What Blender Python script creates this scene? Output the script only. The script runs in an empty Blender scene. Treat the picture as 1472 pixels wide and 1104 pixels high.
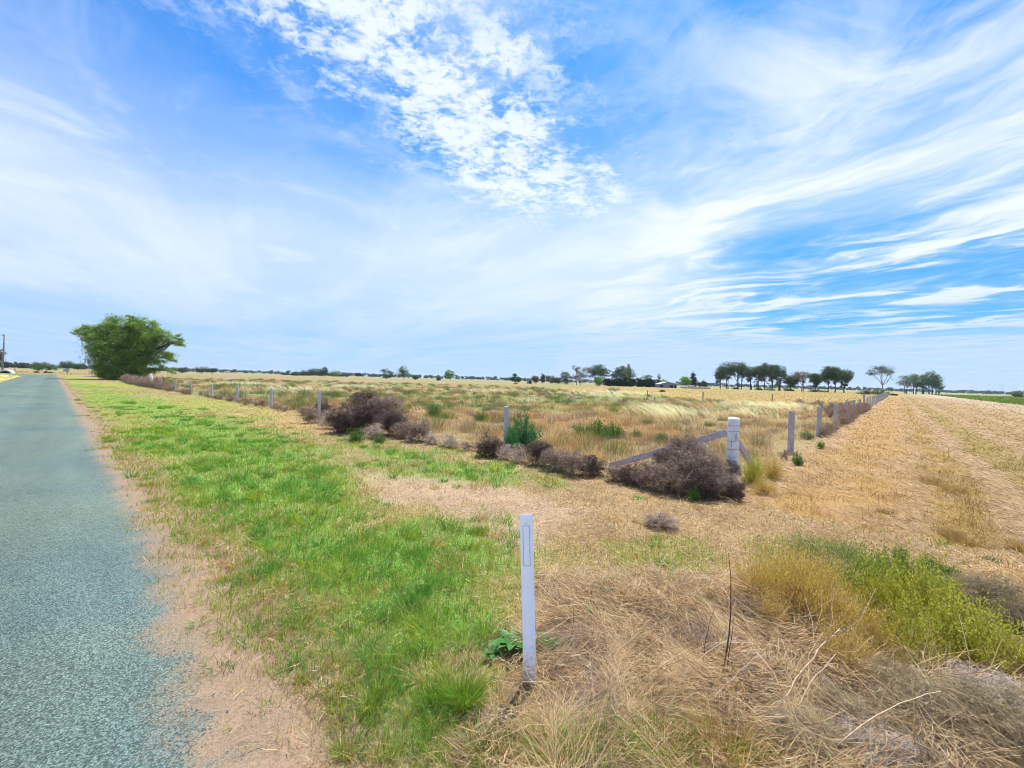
import bpy, math, random
import numpy as np
from mathutils import Vector, Matrix
rng = np.random.default_rng(7); random.seed(7)
S = bpy.context.scene
COL = S.collection
R = math.radians

# ---------------------------------------------------------------- camera
F, CX, CY, CAMH = 622.0, 736.0, 552.0, 1.6      # focal length and centre in photo pixels, eye height
PITCH, ROLL = math.atan(5.8 / F), math.atan(0.028)
fw = Vector((0, math.cos(PITCH), -math.sin(PITCH))); up0 = Vector((0, math.sin(PITCH), math.cos(PITCH))); rt0 = Vector((1, 0, 0))
rt = rt0 * math.cos(ROLL) + up0 * math.sin(ROLL); up = up0 * math.cos(ROLL) - rt0 * math.sin(ROLL)
cam = bpy.data.objects.new('camera', bpy.data.cameras.new('camera')); COL.objects.link(cam)
M = Matrix((rt, up, -fw)).transposed().to_4x4(); M.translation = (0, 0, CAMH)
cam.matrix_world = M
cam.data.sensor_width = 36; cam.data.lens = 36 * F / 1472
cam.data.clip_start = 0.05; cam.data.clip_end = 9000
S.camera = cam
S.cycles.filter_width = 1.0

def ray(px, py): return rt * ((px - CX) / F) + up * ((CY - py) / F) + fw
def at(px, py):                      # photo pixel -> point of the flat ground
    d = ray(px, py); k = CAMH / -d.z
    return (d.x * k, d.y * k)
def HY(px): return 546.2 + 0.028 * (px - CX)
def atz(px, z): return (at(px, HY(px) + F * CAMH / z))

# ---------------------------------------------------------------- light
SUN_EL, SUN_AZ = R(66), R(20)        # azimuth to the right of straight ahead (+Y)
sdir = Vector((math.sin(SUN_AZ) * math.cos(SUN_EL), math.cos(SUN_AZ) * math.cos(SUN_EL), math.sin(SUN_EL)))
sun = bpy.data.objects.new('sun', bpy.data.lights.new('sun', 'SUN')); COL.objects.link(sun)
sun.data.energy = 4.7; sun.data.angle = R(0.55); sun.data.color = (1.0, 0.955, 0.89)
sun.rotation_euler = sdir.to_track_quat('Z', 'Y').to_euler(); sun.location = (0, 0, 30)
S.view_settings.view_transform = 'Standard'; S.view_settings.look = 'None'
S.view_settings.exposure = 0.64; S.view_settings.gamma = 1.0

class NT:                            # tiny node helper
    def __init__(s, tree): s.t = tree; s.n = tree.nodes; s.l = tree.links
    def new(s, typ, **kw):
        n = s.n.new(typ)
        for k, v in kw.items(): setattr(n, k, v)
        return n
    def put(s, inp, v):
        if hasattr(v, 'is_linked') or isinstance(v, bpy.types.NodeSocket): s.l.new(v, inp)
        else: inp.default_value = v
    def m(s, op, a, b=None, c=None, clamp=False):
        n = s.new('ShaderNodeMath', operation=op); n.use_clamp = clamp
        s.put(n.inputs[0], a)
        if b is not None: s.put(n.inputs[1], b)
        if c is not None: s.put(n.inputs[2], c)
        return n.outputs[0]
    def vm(s, op, a, b=None):
        n = s.new('ShaderNodeVectorMath', operation=op); s.put(n.inputs[0], a)
        if b is not None: s.put(n.inputs[1], b)
        return n.outputs[0]
    def comb(s, x, y, z):
        n = s.new('ShaderNodeCombineXYZ'); s.put(n.inputs[0], x); s.put(n.inputs[1], y); s.put(n.inputs[2], z); return n.outputs[0]
    def noise(s, vec, scale, detail=4, rough=.55, dist=0, out=0):
        n = s.new('ShaderNodeTexNoise'); s.put(n.inputs['Vector'], vec)
        n.inputs['Scale'].default_value = scale; n.inputs['Detail'].default_value = detail
        n.inputs['Roughness'].default_value = rough; n.inputs['Distortion'].default_value = dist
        return n.outputs[out]
    def smooth(s, v, a, b, lo=0, hi=1):
        n = s.new('ShaderNodeMapRange', interpolation_type='SMOOTHSTEP'); s.put(n.inputs[0], v)
        for i, q in enumerate((a, b, lo, hi)): s.put(n.inputs[i + 1], q)
        return n.outputs[0]
    def mix(s, f, a, b, blend='MIX'):
        n = s.new('ShaderNodeMix', data_type='RGBA', blend_type=blend)
        s.put(n.inputs[0], f)
        for i, q in ((6, a), (7, b)):
            if isinstance(q, tuple): n.inputs[i].default_value = tuple(q) + ((1,) if len(q) == 3 else ())
            else: s.l.new(q, n.inputs[i])
        return n.outputs[2]

W = bpy.data.worlds.new('World'); S.world = W; W.use_nodes = True
w = NT(W.node_tree); w.n.clear()
sky = w.new('ShaderNodeTexSky', sky_type='NISHITA'); sky.sun_disc = False
sky.sun_elevation = SUN_EL; sky.sun_rotation = SUN_AZ; sky.altitude = 0; sky.air_density = 1.0; sky.dust_density = 0.4; sky.ozone_density = 3.0
geo = w.new('ShaderNodeTexCoord').outputs['Generated']
sep = w.new('ShaderNodeSeparateXYZ'); w.l.new(geo, sep.inputs[0])
zc = w.m('MAXIMUM', sep.outputs[2], 0.015)
X = w.m('DIVIDE', sep.outputs[0], zc); Y = w.m('DIVIDE', sep.outputs[1], zc)   # where the ray meets the cloud layer (height 1)
P = w.comb(X, Y, 0.0)
dist = w.new('ShaderNodeVectorMath', operation='LENGTH'); w.l.new(P, dist.inputs[0]); dist = dist.outputs['Value']
# streak coordinates: cirrus is drawn out along (0.5,-0.86)
A = w.m('SUBTRACT', w.m('MULTIPLY', X, .5), w.m('MULTIPLY', Y, .86)); B = w.m('ADD', w.m('MULTIPLY', X, .86), w.m('MULTIPLY', Y, .5))
wob = w.noise(P, 0.9, 3)
Bw = w.m('ADD', B, w.m('MULTIPLY', wob, .9))
Q = w.comb(w.m('MULTIPLY', A, .55), Bw, 1.7)
cir = w.noise(Q, 1.3, 8, .60, .8)
cir2 = w.noise(w.comb(w.m('MULTIPLY', A, .5), Bw, 5.2), 4.5, 6, .6, .6)
right = w.smooth(w.m('SUBTRACT', X, w.m('MULTIPLY', Y, .08)), 0.0, 1.0)
cirm = w.m('MULTIPLY', w.m('ADD', w.smooth(cir, .36, .64, 0, .95), w.m('MULTIPLY', w.smooth(cir2, .45, .7), .28)), w.m('ADD', w.m('MULTIPLY', right, .92), .08))
# blue hole low on the right
hole = w.m('MULTIPLY', w.smooth(w.m('DIVIDE', X, w.m('MAXIMUM', Y, .1)), .25, .62), w.smooth(dist, 2.5, 3.6))
hole = w.m('MULTIPLY', hole, w.smooth(dist, 8.0, 13.0, 1, 0))
holes = w.m('MULTIPLY', hole, w.smooth(cir, .47, .66, .96, .1))
cirm = w.m('MULTIPLY', cirm, w.m('SUBTRACT', 1.0, w.m('MULTIPLY', hole, w.smooth(cir, .45, .6, .75, 0))))
# veil
vn = w.noise(P, .55, 4, .5)
vd = w.m('ADD', dist, w.m('MULTIPLY', w.m('SUBTRACT', vn, .5), 1.7))
veil = w.m('MULTIPLY', w.smooth(vd, 1.5, 3.5), .86)
vtex = w.smooth(w.noise(w.comb(w.m('MULTIPLY', A, .25), B, 3.3), .8, 6, .6), .3, .72, .66, 1.0)
veil = w.m('MULTIPLY', veil, vtex)
veil = w.m('MULTIPLY', veil, w.m('SUBTRACT', 1.0, holes))
# mottled band
bx = w.m('SUBTRACT', w.m('MULTIPLY', w.m('ADD', X, .38), .90), w.m('MULTIPLY', w.m('SUBTRACT', Y, 1.25), .40))   # across the band
bl = w.m('ADD', w.m('MULTIPLY', w.m('ADD', X, .38), .40), w.m('MULTIPLY', w.m('SUBTRACT', Y, 1.25), .90))       # along it
bn = w.m('MULTIPLY', w.m('SUBTRACT', w.noise(P, 3.2, 5, .6), .5), .95)
band = w.smooth(w.m('ABSOLUTE', w.m('ADD', bx, bn)), .50, .10)
band = w.m('MULTIPLY', band, w.smooth(w.m('ADD', bl, bn), 1.75, 1.1))
cell = w.noise(P, 19, 6, .72, .5)
cell2 = w.noise(P, 5.5, 5, .62, .4)
mott = w.smooth(w.m('ADD', w.m('ADD', w.m('MULTIPLY', cell, 1.25), w.m('MULTIPLY', cell2, 1.3)), w.m('MULTIPLY', band, .22)), 1.22, 1.62)
outer = w.smooth(w.m('ABSOLUTE', w.m('ADD', bx, bn)), .85, .15)
outer = w.m('MULTIPLY', outer, w.smooth(w.m('ADD', bl, bn), 2.1, 1.4))
mott = w.m('MULTIPLY', mott, w.m('ADD', w.m('MULTIPLY', band, .50), w.m('MULTIPLY', outer, .42)))
# thin wisps over the upper left
wl = w.m('MULTIPLY', w.smooth(w.noise(w.comb(X, w.m('MULTIPLY', Y, .8), 8.8), 1.3, 7, .65, .9), .48, .78), .46)
inv = lambda v: w.m('SUBTRACT', 1.0, v, clamp=True)
clear = inv(0.0)
for layer in (cirm, veil, mott, wl): clear = w.m('MULTIPLY', clear, inv(layer))
cov = inv(clear)
hz = w.smooth(sep.outputs[2], .0, .10, .30, 0)          # thick air near the horizon
cov = w.m('MAXIMUM', cov, hz)
STR = 0.088
tint = w.mix(w.smooth(sep.outputs[2], .08, .42), (.22, .66, 1.24), (.31, .97, 1.52))
blue = w.mix(1.0, sky.outputs[0], tint, 'MULTIPLY')
lowc = w.mix(w.smooth(dist, 2.6, 12.0), (6.9, 7.5, 8.8), (4.6, 5.8, 8.1))
skyc = w.mix(cov, blue, lowc)
bg = w.new('ShaderNodeBackground'); w.l.new(skyc, bg.inputs[0]); bg.inputs[1].default_value = STR
wo = w.new('ShaderNodeOutputWorld'); w.l.new(bg.outputs[0], wo.inputs[0])

# ---------------------------------------------------------------- helpers
def tag(o, label=None, cat=None, group=None, kind=None):
    if label: o['label'] = label
    if cat: o['category'] = cat
    if group: o['group'] = group
    if kind: o['kind'] = kind
    return o
def empty(name, loc, rz=0.0):
    o = bpy.data.objects.new(name, None); COL.objects.link(o); o.location = loc; o.rotation_euler = (0, 0, rz)
    o.empty_display_size = .2
    return o
def link_mesh(name, me, mat, parent=None, loc=None):
    o = bpy.data.objects.new(name, me); COL.objects.link(o)
    if mat: me.materials.append(mat)
    if parent: o.parent = parent
    if loc is not None: o.location = loc
    return o
def copy_tree(o, parent=None):
    c = o.copy(); COL.objects.link(c); c.parent = parent
    for ch in list(o.children): copy_tree(ch, c)
    return c
def np_mesh(name, V, Fc, col=None, smooth=False):
    """V (n,3); Fc (m,4) or (m,3) index array; col (n,3)"""
    me = bpy.data.meshes.new(name); k = Fc.shape[1]; m = len(Fc)
    me.vertices.add(len(V)); me.vertices.foreach_set('co', np.ascontiguousarray(V, dtype=np.float32).ravel())
    me.loops.add(m * k); me.loops.foreach_set('vertex_index', np.ascontiguousarray(Fc, dtype=np.int32).ravel())
    me.polygons.add(m); me.polygons.foreach_set('loop_start', np.arange(0, m * k, k, dtype=np.int32))
    me.polygons.foreach_set('loop_total', np.full(m, k, dtype=np.int32))
    if smooth: me.polygons.foreach_set('use_smooth', np.ones(m, dtype=bool))
    if col is not None:
        a = me.color_attributes.new('col', 'FLOAT_COLOR', 'POINT')
        c4 = np.ones((len(V), 4), dtype=np.float32); c4[:, :3] = col
        a.data.foreach_set('color', c4.ravel())
    me.update(calc_edges=True)
    return me
def strands(P, Wd, col=None, sides=2, flat=False):
    """P (N,K,3) centre lines, Wd (N,K) widths; ribbons (sides=2) or closed tubes. returns V, F, C"""
    N, K, _ = P.shape
    T = np.gradient(P, axis=1) if K > 2 else np.repeat((P[:, 1:] - P[:, :1]), 2, axis=1)
    T /= np.linalg.norm(T, axis=2, keepdims=True) + 1e-9
    r = rng.normal(size=(N, 1, 3))
    if flat: r = np.tile(np.array([0, 0, 1.0]), (N, 1, 1)) + rng.normal(size=(N, 1, 3)) * .5
    a = np.cross(T, r); a /= np.linalg.norm(a, axis=2, keepdims=True) + 1e-9
    if sides == 2:
        V = np.stack([P - a * Wd[..., None] * .5, P + a * Wd[..., None] * .5], axis=2)
        base = (np.arange(N) * K * 2)[:, None] + (np.arange(K - 1) * 2)[None, :]
        Fc = np.stack([base, base + 1, base + 3, base + 2], axis=-1).reshape(-1, 4); n = 2
    else:
        b = np.cross(T, a); n = sides
        V = np.stack([P + (a * math.cos(q) + b * math.sin(q)) * Wd[..., None] * .5 for q in [2 * math.pi * i / n for i in range(n)]], axis=2)
        base = (np.arange(N) * K * n)[:, None, None] + (np.arange(K - 1) * n)[None, :, None]
        i = np.arange(n)[None, None, :]; j = (i + 1) % n
        Fc = np.stack([base + i, base + j, base + j + n, base + i + n], axis=-1).reshape(-1, 4)
    V = V.reshape(-1, 3)
    C = None
    if col is not None:
        C = np.repeat(np.repeat(col[:, None, :] if col.ndim == 2 else col, K if col.ndim == 2 else 1, axis=1).reshape(-1, 3), n, axis=0)
    return V, Fc, C
class MB:
    def __init__(s): s.v = []; s.f = []; s.c = []
    def add(s, v, f): k = len(s.v); s.v += [tuple(q) for q in v]; s.f += [tuple(i + k for i in q) for q in f]
    def box(s, c, size, rot=None, taper=1.0):
        hx, hy, hz = [q / 2 for q in size]
        v = [Vector((x * (taper if z > 0 else 1), y * (taper if z > 0 else 1), z)) for z in (-hz, hz) for x, y in ((-hx, -hy), (hx, -hy), (hx, hy), (-hx, hy))]
        if rot is not None: v = [rot @ q for q in v]
        v = [q + Vector(c) for q in v]
        s.add(v, [(3, 2, 1, 0), (4, 5, 6, 7), (0, 1, 5, 4), (1, 2, 6, 5), (2, 3, 7, 6), (3, 0, 4, 7)])
    def tube(s, pts, rad, n=10, caps=True):
        pts = [Vector(p) for p in pts]; k = len(pts); rings = []
        for i, p in enumerate(pts):
            t = (pts[min(i + 1, k - 1)] - pts[max(i - 1, 0)]).normalized()
            a = t.cross(Vector((.31, .95, .05)) if abs(t.z) > .5 else Vector((0, 0, 1))).normalized(); b = t.cross(a)
            r = rad[i] if isinstance(rad, (list, tuple)) else rad
            rings.append([p + (a * math.cos(2 * math.pi * j / n) + b * math.sin(2 * math.pi * j / n)) * r for j in range(n)])
        v = [q for g in rings for q in g]
        f = [(i * n + j, i * n + (j + 1) % n, (i + 1) * n + (j + 1) % n, (i + 1) * n + j) for i in range(k - 1) for j in range(n)]
        if caps: f += [tuple(range(n - 1, -1, -1)), tuple(range((k - 1) * n, k * n))]
        s.add(v, f)
    def build(s, name, mat, parent=None, smooth=False, loc=None, bevel=0):
        me = bpy.data.meshes.new(name); me.from_pydata(s.v, [], s.f); me.update()
        if smooth:
            for p in me.polygons: p.use_smooth = len(p.vertices) == 4
        o = link_mesh(name, me, mat, parent, loc)
        if bevel:
            b = o.modifiers.new('bevel', 'BEVEL'); b.width = bevel; b.segments = 2
        return o

# ---- value noise on arrays
_tab = np.random.default_rng(3).random((256, 256))
def vnoise(x, y):
    xi = np.floor(x).astype(int); yi = np.floor(y).astype(int); fx = x - xi; fy = y - yi
    fx = fx * fx * (3 - 2 * fx); fy = fy * fy * (3 - 2 * fy); g = lambda a, b: _tab[a & 255, b & 255]
    return (g(xi, yi) * (1 - fx) + g(xi + 1, yi) * fx) * (1 - fy) + (g(xi, yi + 1) * (1 - fx) + g(xi + 1, yi + 1) * fx) * fy
def fbm(x, y, sc, o=4, seed=0):
    x = np.asarray(x) / sc + seed * 17.3; y = np.asarray(y) / sc + seed * 9.7; r = 0; a = .5; n = 0
    for i in range(o): r = r + a * vnoise(x, y); n += a; a *= .5; x = x * 2.03 + 5.1; y = y * 2.03 + 1.7
    return r / n
def ss(v, a, b): t = np.clip((v - a) / (b - a), 0, 1); return t * t * (3 - 2 * t)
def poly_sd(x, y, pts):              # signed distance, >0 inside
    d = np.full(np.shape(x), 1e9); ins = np.zeros(np.shape(x), bool); n = len(pts)
    for i in range(n):
        ax, ay = pts[i]; bx_, by_ = pts[(i + 1) % n]; ex, ey = bx_ - ax, by_ - ay
        t = np.clip(((x - ax) * ex + (y - ay) * ey) / (ex * ex + ey * ey), 0, 1)
        d = np.minimum(d, np.hypot(x - ax - t * ex, y - ay - t * ey))
        c = ((ay > y) != (by_ > y)) & (x < (bx_ - ax) * (y - ay) / (by_ - ay + 1e-12) + ax); ins ^= c
    return np.where(ins, d, -d)

# ---------------------------------------------------------------- layout (metres)
# paddock axes: s along the left fence, t along the right fence; the corner post stands at s=1.93, t=7.46
US, VT = np.array([-.746, .666]), np.array([.666, .746])
RS, RT = np.array([-.728, .685]), np.array([.685, .728])   # road axes
def st(x, y): return US[0] * x + US[1] * y, VT[0] * x + VT[1] * y
def rst(x, y): return RS[0] * x + RS[1] * y, RT[0] * x + RT[1] * y
def from_st(s, t): return (US[0] * s + VT[0] * t, US[1] * s + VT[1] * t)
def from_rst(s, t): return (RS[0] * s + RT[0] * t, RS[1] * s + RT[1] * t)
S0, T0 = 1.93, 7.46
PX = lambda L: [at(*p) for p in L]
GP = at(762, 984)
GREEN = PX([(108, 552), (200, 572), (330, 600), (420, 622), (500, 640), (510, 690), (470, 745), (560, 770), (640, 745), (715, 750), (705, 800), (690, 860), (700, 940), (650, 985), (600, 1100), (500, 1085), (425, 970), (385, 880), (318, 800), (255, 740), (215, 690), (165, 620)])
GREEN2 = PX([(420, 622), (560, 640), (680, 662), (810, 685), (770, 700), (640, 698), (540, 680)])
BARE = PX([(520, 680), (640, 688), (760, 702), (850, 735), (750, 790), (640, 742), (540, 715)])
YG1 = PX([(860, 775), (1010, 770), (1040, 830), (900, 835)])
YG2 = PX([(1060, 770), (1200, 770), (1260, 800), (1100, 815)])
GBUSH = PX([(1180, 820), (1290, 800), (1400, 880), (1472, 950), (1500, 1040), (1400, 1000), (1300, 950), (1210, 920)])
DEAD = PX([(1090, 985), (1200, 960), (1330, 965), (1480, 1030), (1700, 1100), (1700, 1400), (980, 1400), (1040, 1080)])
STRAW = PX([(770, 830), (1060, 830), (1200, 860), (1300, 900), (1700, 1000), (1700, 1400), (700, 1400), (660, 1100), (720, 960)])

def gz(x, y):
    x = np.asarray(x, float); y = np.asarray(y, float)
    s, t = st(x, y); rs, r_t = rst(x, y)
    amp = ss(r_t, .85, 1.8) + ss(-r_t, 3.7, 5) * .5
    amp = amp * (1 - ss(rs, 108, 112) * (1 - ss(rs, 136, 140)))
    h = (.05 * (fbm(x, y, 1.3, 4, 1) - .5) + .07 * (fbm(x, y, 5, 3, 2) - .5)) * amp
    fieldm = ss(s, S0 - .2, S0 + .6) * ss(t, T0 - .2, T0 + .6)
    h = h + fieldm * .06 * (fbm(x, y, 2.2, 3, 4) - .3)
    stub = (1 - ss(s, S0 - .7, S0 - .2)) * ss(t, 7, 9) * (1 - ss(t, 60, 90))
    h = h + stub * (.06 * (fbm(s, t * .6, .55, 3, 5) - .5) + .07 * np.abs(fbm(s * .45, t, .30, 3, 8) - .5))
    sm = ss(poly_sd(x, y, STRAW) / .5, -.5, 1) * ss(np.hypot(x - GP[0], y - GP[1]), .12, .5); h = h + sm * (.30 * np.abs(fbm(x, y, .38, 3, 6) - .5) + .12 * (fbm(x, y, .9, 3, 7) - .45))
    return h
def gzp(x, y): return float(gz(np.array([x]), np.array([y]))[0])

c_ = lambda *a: np.array(a)
cGREEN, cYG, cSTRAW, cPALE, cORANGE, cBROWN = c_(.11, .265, .030), c_(.30, .35, .045), c_(.47, .32, .155), c_(.62, .48, .28), c_(.45, .265, .11), c_(.19, .13, .085)
cSOIL, cMAUVE, cOLIVE, cGOLD = c_(.295, .20, .125), c_(.33, .24, .20), c_(.13, .18, .05), c_(.47, .34, .13)
def masks(x, y):
    s, t = st(x, y); rs, r_t = rst(x, y); n1 = fbm(x, y, .45, 4, 11) - .5; n2 = fbm(x, y, 2.4, 4, 12) - .5; n3 = fbm(x, y, .12, 2, 13) - .5
    m = {}
    j = n1 * .5 + n3 * .12
    m['road'] = ((r_t < .66 + n1 * .5 + n3 * .35 + .35 * (fbm(x, y, 1.7, 3, 14) - .5)) & (r_t > -3.4)) | ((rs > 116) & (rs < 132))
    m['left'] = (r_t <= -3.4) & ~m['road']
    m['field'] = (s > S0 - .1 + n1 * .3) & (t > T0 - .1 + n1 * .3) & (rs < 116)
    m['goldp'] = m['field'] & (t > 46 + .6 * (s - 10) + n2 * 6) & (s < 70)
    m['stub'] = (s <= S0 - .1 + n1 * .3) & (t > 5.2 + n1 * 1.5 - ss(s, 1, -6) * 1.0) & (s > -13.3 + n2)
    m['stub'] &= ~((s > -1.0) & (t < 6.5 + n1))
    m['rpad'] = (s <= -13.3 + n2)
    jj = n1 * 1.1 + n2 * .7 + n3 * .25
    g = np.maximum(poly_sd(x, y, GREEN), poly_sd(x, y, GREEN2))
    far = np.hypot(x, y)
    k = .18 + .035 * far
    m['g'] = ss(g / (k * 1.3) + jj * 3.0, -1.2, 1.5)
    m['bare'] = ss(poly_sd(x, y, BARE) / .35 + jj * 1.6, -.6, 1)
    m['yg'] = np.maximum(ss(poly_sd(x, y, YG1) / .15 + jj * 2, -.6, 1), .75 * ss(poly_sd(x, y, YG2) / .15 + jj * 2, -.6, 1))
    m['gb'] = ss(poly_sd(x, y, GBUSH) / .15 + jj, -.6, 1)
    m['straw'] = ss(poly_sd(x, y, STRAW) / .2 + jj * 1.6, -.6, 1)
    m['dead'] = ss(poly_sd(x, y, DEAD) / .15 + jj, -.6, 1)
    m['jj'] = jj; m['s'] = s; m['t'] = t; m['r'] = far; m['rt'] = r_t; m['rs'] = rs
    return m
ROWS = [(.60, .80, c_(.38, .235, .085)), (-.65, .36, c_(.33, .215, .07)), (-1.95, .46, c_(.29, .21, .065)), (-3.4, .5, c_(.33, .225, .09)), (-4.9, .5, c_(.33, .24, .10)), (-6.2, .4, c_(.36, .27, .12))]
def rowmask(s, t, x, y):
    w_ = (fbm(x, y, 1.4, 3, 21) - .5) * .7; best = np.zeros_like(s); idx = np.zeros(s.shape, int)
    for i, (c, hw, _) in enumerate(ROWS):
        q = (1 - ss(np.abs(s + w_ - c) / hw, .3, 1.5)) * (.65 + .5 * ss(fbm(x, y, .5, 3, 22 + i), .35, .6))
        idx = np.where(q > best, i, idx); best = np.maximum(best, q)
    return best, idx
def lerp(a, b, f): return a * (1 - f)[:, None] + b * f[:, None]
def ground_colour(x, y):
    m = masks(x, y); n = len(x); C = np.tile(cSTRAW * .68, (n, 1))
    nb = fbm(x, y, 6, 4, 31); nc = fbm(x, y, .6, 4, 32)
    C = lerp(C, np.tile(cORANGE * 1.05, (n, 1)), ss(nb, .45, .65) * .4)
    C = lerp(C, np.tile(cYG * .9, (n, 1)), ss(m['r'], 12, 30) * ss(nb, .35, .6) * .75)
    C = lerp(C, np.tile(cYG * .85, (n, 1)), (1 - ss(m['rt'] + m['jj'] * .5, 2.5, 4.0)) * (1 - m['straw']) * .55)
    C = lerp(C, np.tile(cGREEN * 1.05, (n, 1)), m['g'] * .8)
    C = lerp(C, np.tile(c_(.40, .28, .18), (n, 1)), m['bare'] * .8)
    C = lerp(C, np.tile(cSOIL, (n, 1)), 1 - ss(m['rt'] + m['jj'] * .3, .85, 1.45))
    C = lerp(C, np.tile(cYG * .7, (n, 1)), m['yg'] * .5)
    C = lerp(C, np.tile(cBROWN * 1.3, (n, 1)), m['gb'])
    C = lerp(C, np.tile(cBROWN * 1.15, (n, 1)), m['straw'] * .8); C = lerp(C, np.tile(cBROWN * .7, (n, 1)), m['dead'] * .8)
    # stubble strip
    b, idx = rowmask(m['s'], m['t'], x, y); rc = np.array([q[2] for q in ROWS])[idx]
    Cs = np.tile(c_(.38, .25, .13), (n, 1)); Cs = lerp(Cs, np.tile(cSOIL, (n, 1)), ss(nc, .45, .7) * .5); Cs = b[:, None] * rc + (1 - b)[:, None] * Cs
    Cs = lerp(Cs, np.tile(c_(.42, .33, .22), (n, 1)), (1 - ss(m['s'], -8.3, -6.6)) * .85)
    C = np.where(m['stub'][:, None], Cs, C)
    # paddock behind the fence
    nf = fbm(x, y, 9, 4, 33); ng = fbm(x * .6 + y * .2, y, 5, 4, 34)
    Cf = lerp(np.tile(cSTRAW * .68, (n, 1)), np.tile(cORANGE * .68, (n, 1)), ss(nf, .4, .62) * .8)
    Cf = lerp(Cf, np.tile(cOLIVE * 1.3, (n, 1)), ss(ng, .46, .62) * .85 * (.2 + .8 * ss(m['s'], 9, 14)))
    Cf = lerp(Cf, np.tile(cYG * .8, (n, 1)), ss(m['r'], 90, 200) * ss(ng, .35, .6) * .7)
    C = np.where(m['field'][:, None], Cf, C)
    bandg = ss(fbm(m['s'], m['t'] * .25, 4, 3, 35), .45, .7)
    Cg = lerp(np.tile(c_(.38, .26, .095), (n, 1)), np.tile(c_(.30, .255, .075), (n, 1)), bandg)
    C = np.where(m['goldp'][:, None], Cg, C)
    Cr = lerp(np.tile(c_(.13, .21, .05), (n, 1)), np.tile(c_(.30, .30, .08), (n, 1)), ss(fbm(x, y, 14, 4, 36), .42, .66))
    C = np.where(m['rpad'][:, None], Cr, C)
    Cl = lerp(np.tile(c_(.55, .44, .16), (n, 1)), np.tile(cYG, (n, 1)), ss(nb, .4, .65) * .7)
    C = np.where(m['left'][:, None], Cl, C)
    C = np.where((m['rs'] > 132)[:, None], lerp(np.tile(cSTRAW * .62, (n, 1)), np.tile(cYG * .6, (n, 1)), ss(nb, .45, .65) * .6), C)
    C = np.where(m['road'][:, None], np.tile(cSOIL, (n, 1)), C)
    C = lerp(C, np.tile(c_(.24, .24, .10), (n, 1)), ss(m['r'], 150, 420) * .8)
    return C

# ---------------------------------------------------------------- materials
def pmat(name, col=(.5, .5, .5), rough=.9, attr=False, var=.0, vscale=20, bump=0, bscale=40, trans=0, tcol=None, extra=None, metal=0):
    m = bpy.data.materials.new(name); m.use_nodes = True; n = NT(m.node_tree)
    b = m.node_tree.nodes['Principled BSDF']; out = m.node_tree.nodes['Material Output']
    b.inputs['Roughness'].default_value = rough; b.inputs['Metallic'].default_value = metal
    b.inputs['Specular IOR Level'].default_value = .25
    tc = n.new('ShaderNodeTexCoord').outputs['Object']
    if attr:
        a = n.new('ShaderNodeAttribute', attribute_name='col'); base = a.outputs['Color']
    else:
        rgb = n.new('ShaderNodeRGB'); rgb.outputs[0].default_value = tuple(col) + (1,); base = rgb.outputs[0]
    if var:
        f = n.noise(tc, vscale, 5, .65)
        v = n.smooth(f, .25, .75, 1 - var, 1 + var)
        base = n.mix(1.0, base, n.comb(v, v, v), 'MULTIPLY')
    if extra: base = extra(n, base, tc)
    n.l.new(base, b.inputs['Base Color'])
    if bump:
        bp = n.new('ShaderNodeBump'); bp.inputs['Strength'].default_value = 1; bp.inputs['Distance'].default_value = bump
        n.l.new(n.noise(tc, bscale, 6, .7), bp.inputs['Height']); n.l.new(bp.outputs[0], b.inputs['Normal'])
    if trans:
        t = n.new('ShaderNodeBsdfTranslucent'); tt = n.mix(1.0, base, tcol or (1.2, 1.25, .6), 'MULTIPLY'); n.l.new(tt, t.inputs[0])
        mx = n.new('ShaderNodeMixShader'); mx.inputs[0].default_value = trans
        n.l.new(b.outputs[0], mx.inputs[1]); n.l.new(t.outputs[0], mx.inputs[2]); n.l.new(mx.outputs[0], out.inputs[0])
    return m
def ground_extra(n, base, tc):
    f1 = n.noise(tc, 22, 6, .75); f2 = n.noise(tc, 110, 4, .7); f3 = n.noise(tc, 1.6, 5, .6)
    v = n.m('MULTIPLY', n.m('MULTIPLY', n.smooth(f1, .3, .7, .66, 1.30), n.smooth(f2, .3, .7, .7, 1.28)), n.smooth(f3, .3, .7, .86, 1.14))
    return n.mix(1.0, base, n.comb(v, v, v), 'MULTIPLY')
M_ground = pmat('ground_soil', attr=True, rough=.97, extra=ground_extra, bump=.02, bscale=45)
M_grass = pmat('grass_blades', attr=True, rough=.75, trans=.38, tcol=(1.25, 1.3, .7))
M_field = pmat('paddock_blades', attr=True, rough=.8, trans=.28, tcol=(1.15, 1.15, .75))
M_straw = pmat('straw_stalks', attr=True, rough=.7, trans=.12, tcol=(1.1, 1, .8))
M_leaf = pmat('leaves', attr=True, rough=.7, trans=.3, tcol=(1.2, 1.35, .5))
M_twig = pmat('dead_twigs', attr=True, rough=.85)
M_bark = pmat('bark', (.07, .055, .045), .95, var=.4, vscale=6, bump=.02, bscale=15)
M_gum = pmat('pale_gum_bark', (.38, .33, .30), .9, var=.4, vscale=3)
M_white = pmat('white_plastic', (.86, .87, .90), .4, var=.04, vscale=9, trans=.45, tcol=(1.0, 1.0, 1.0))
def splash(n, base, tc):
    q = n.new('ShaderNodeSeparateXYZ'); n.l.new(tc, q.inputs[0]); f = n.m('MULTIPLY', n.smooth(q.outputs[2], .02, .30, .75, 0), n.smooth(n.noise(tc, 60, 5, .7), .42, .62))
    g = n.smooth(n.noise(n.vm('MULTIPLY', tc, (60, 60, 8)), 1.0, 5, .7), .60, .74, 0, .35)
    return n.mix(g, n.mix(f, base, (.46, .38, .32)), (.50, .47, .45))
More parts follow.
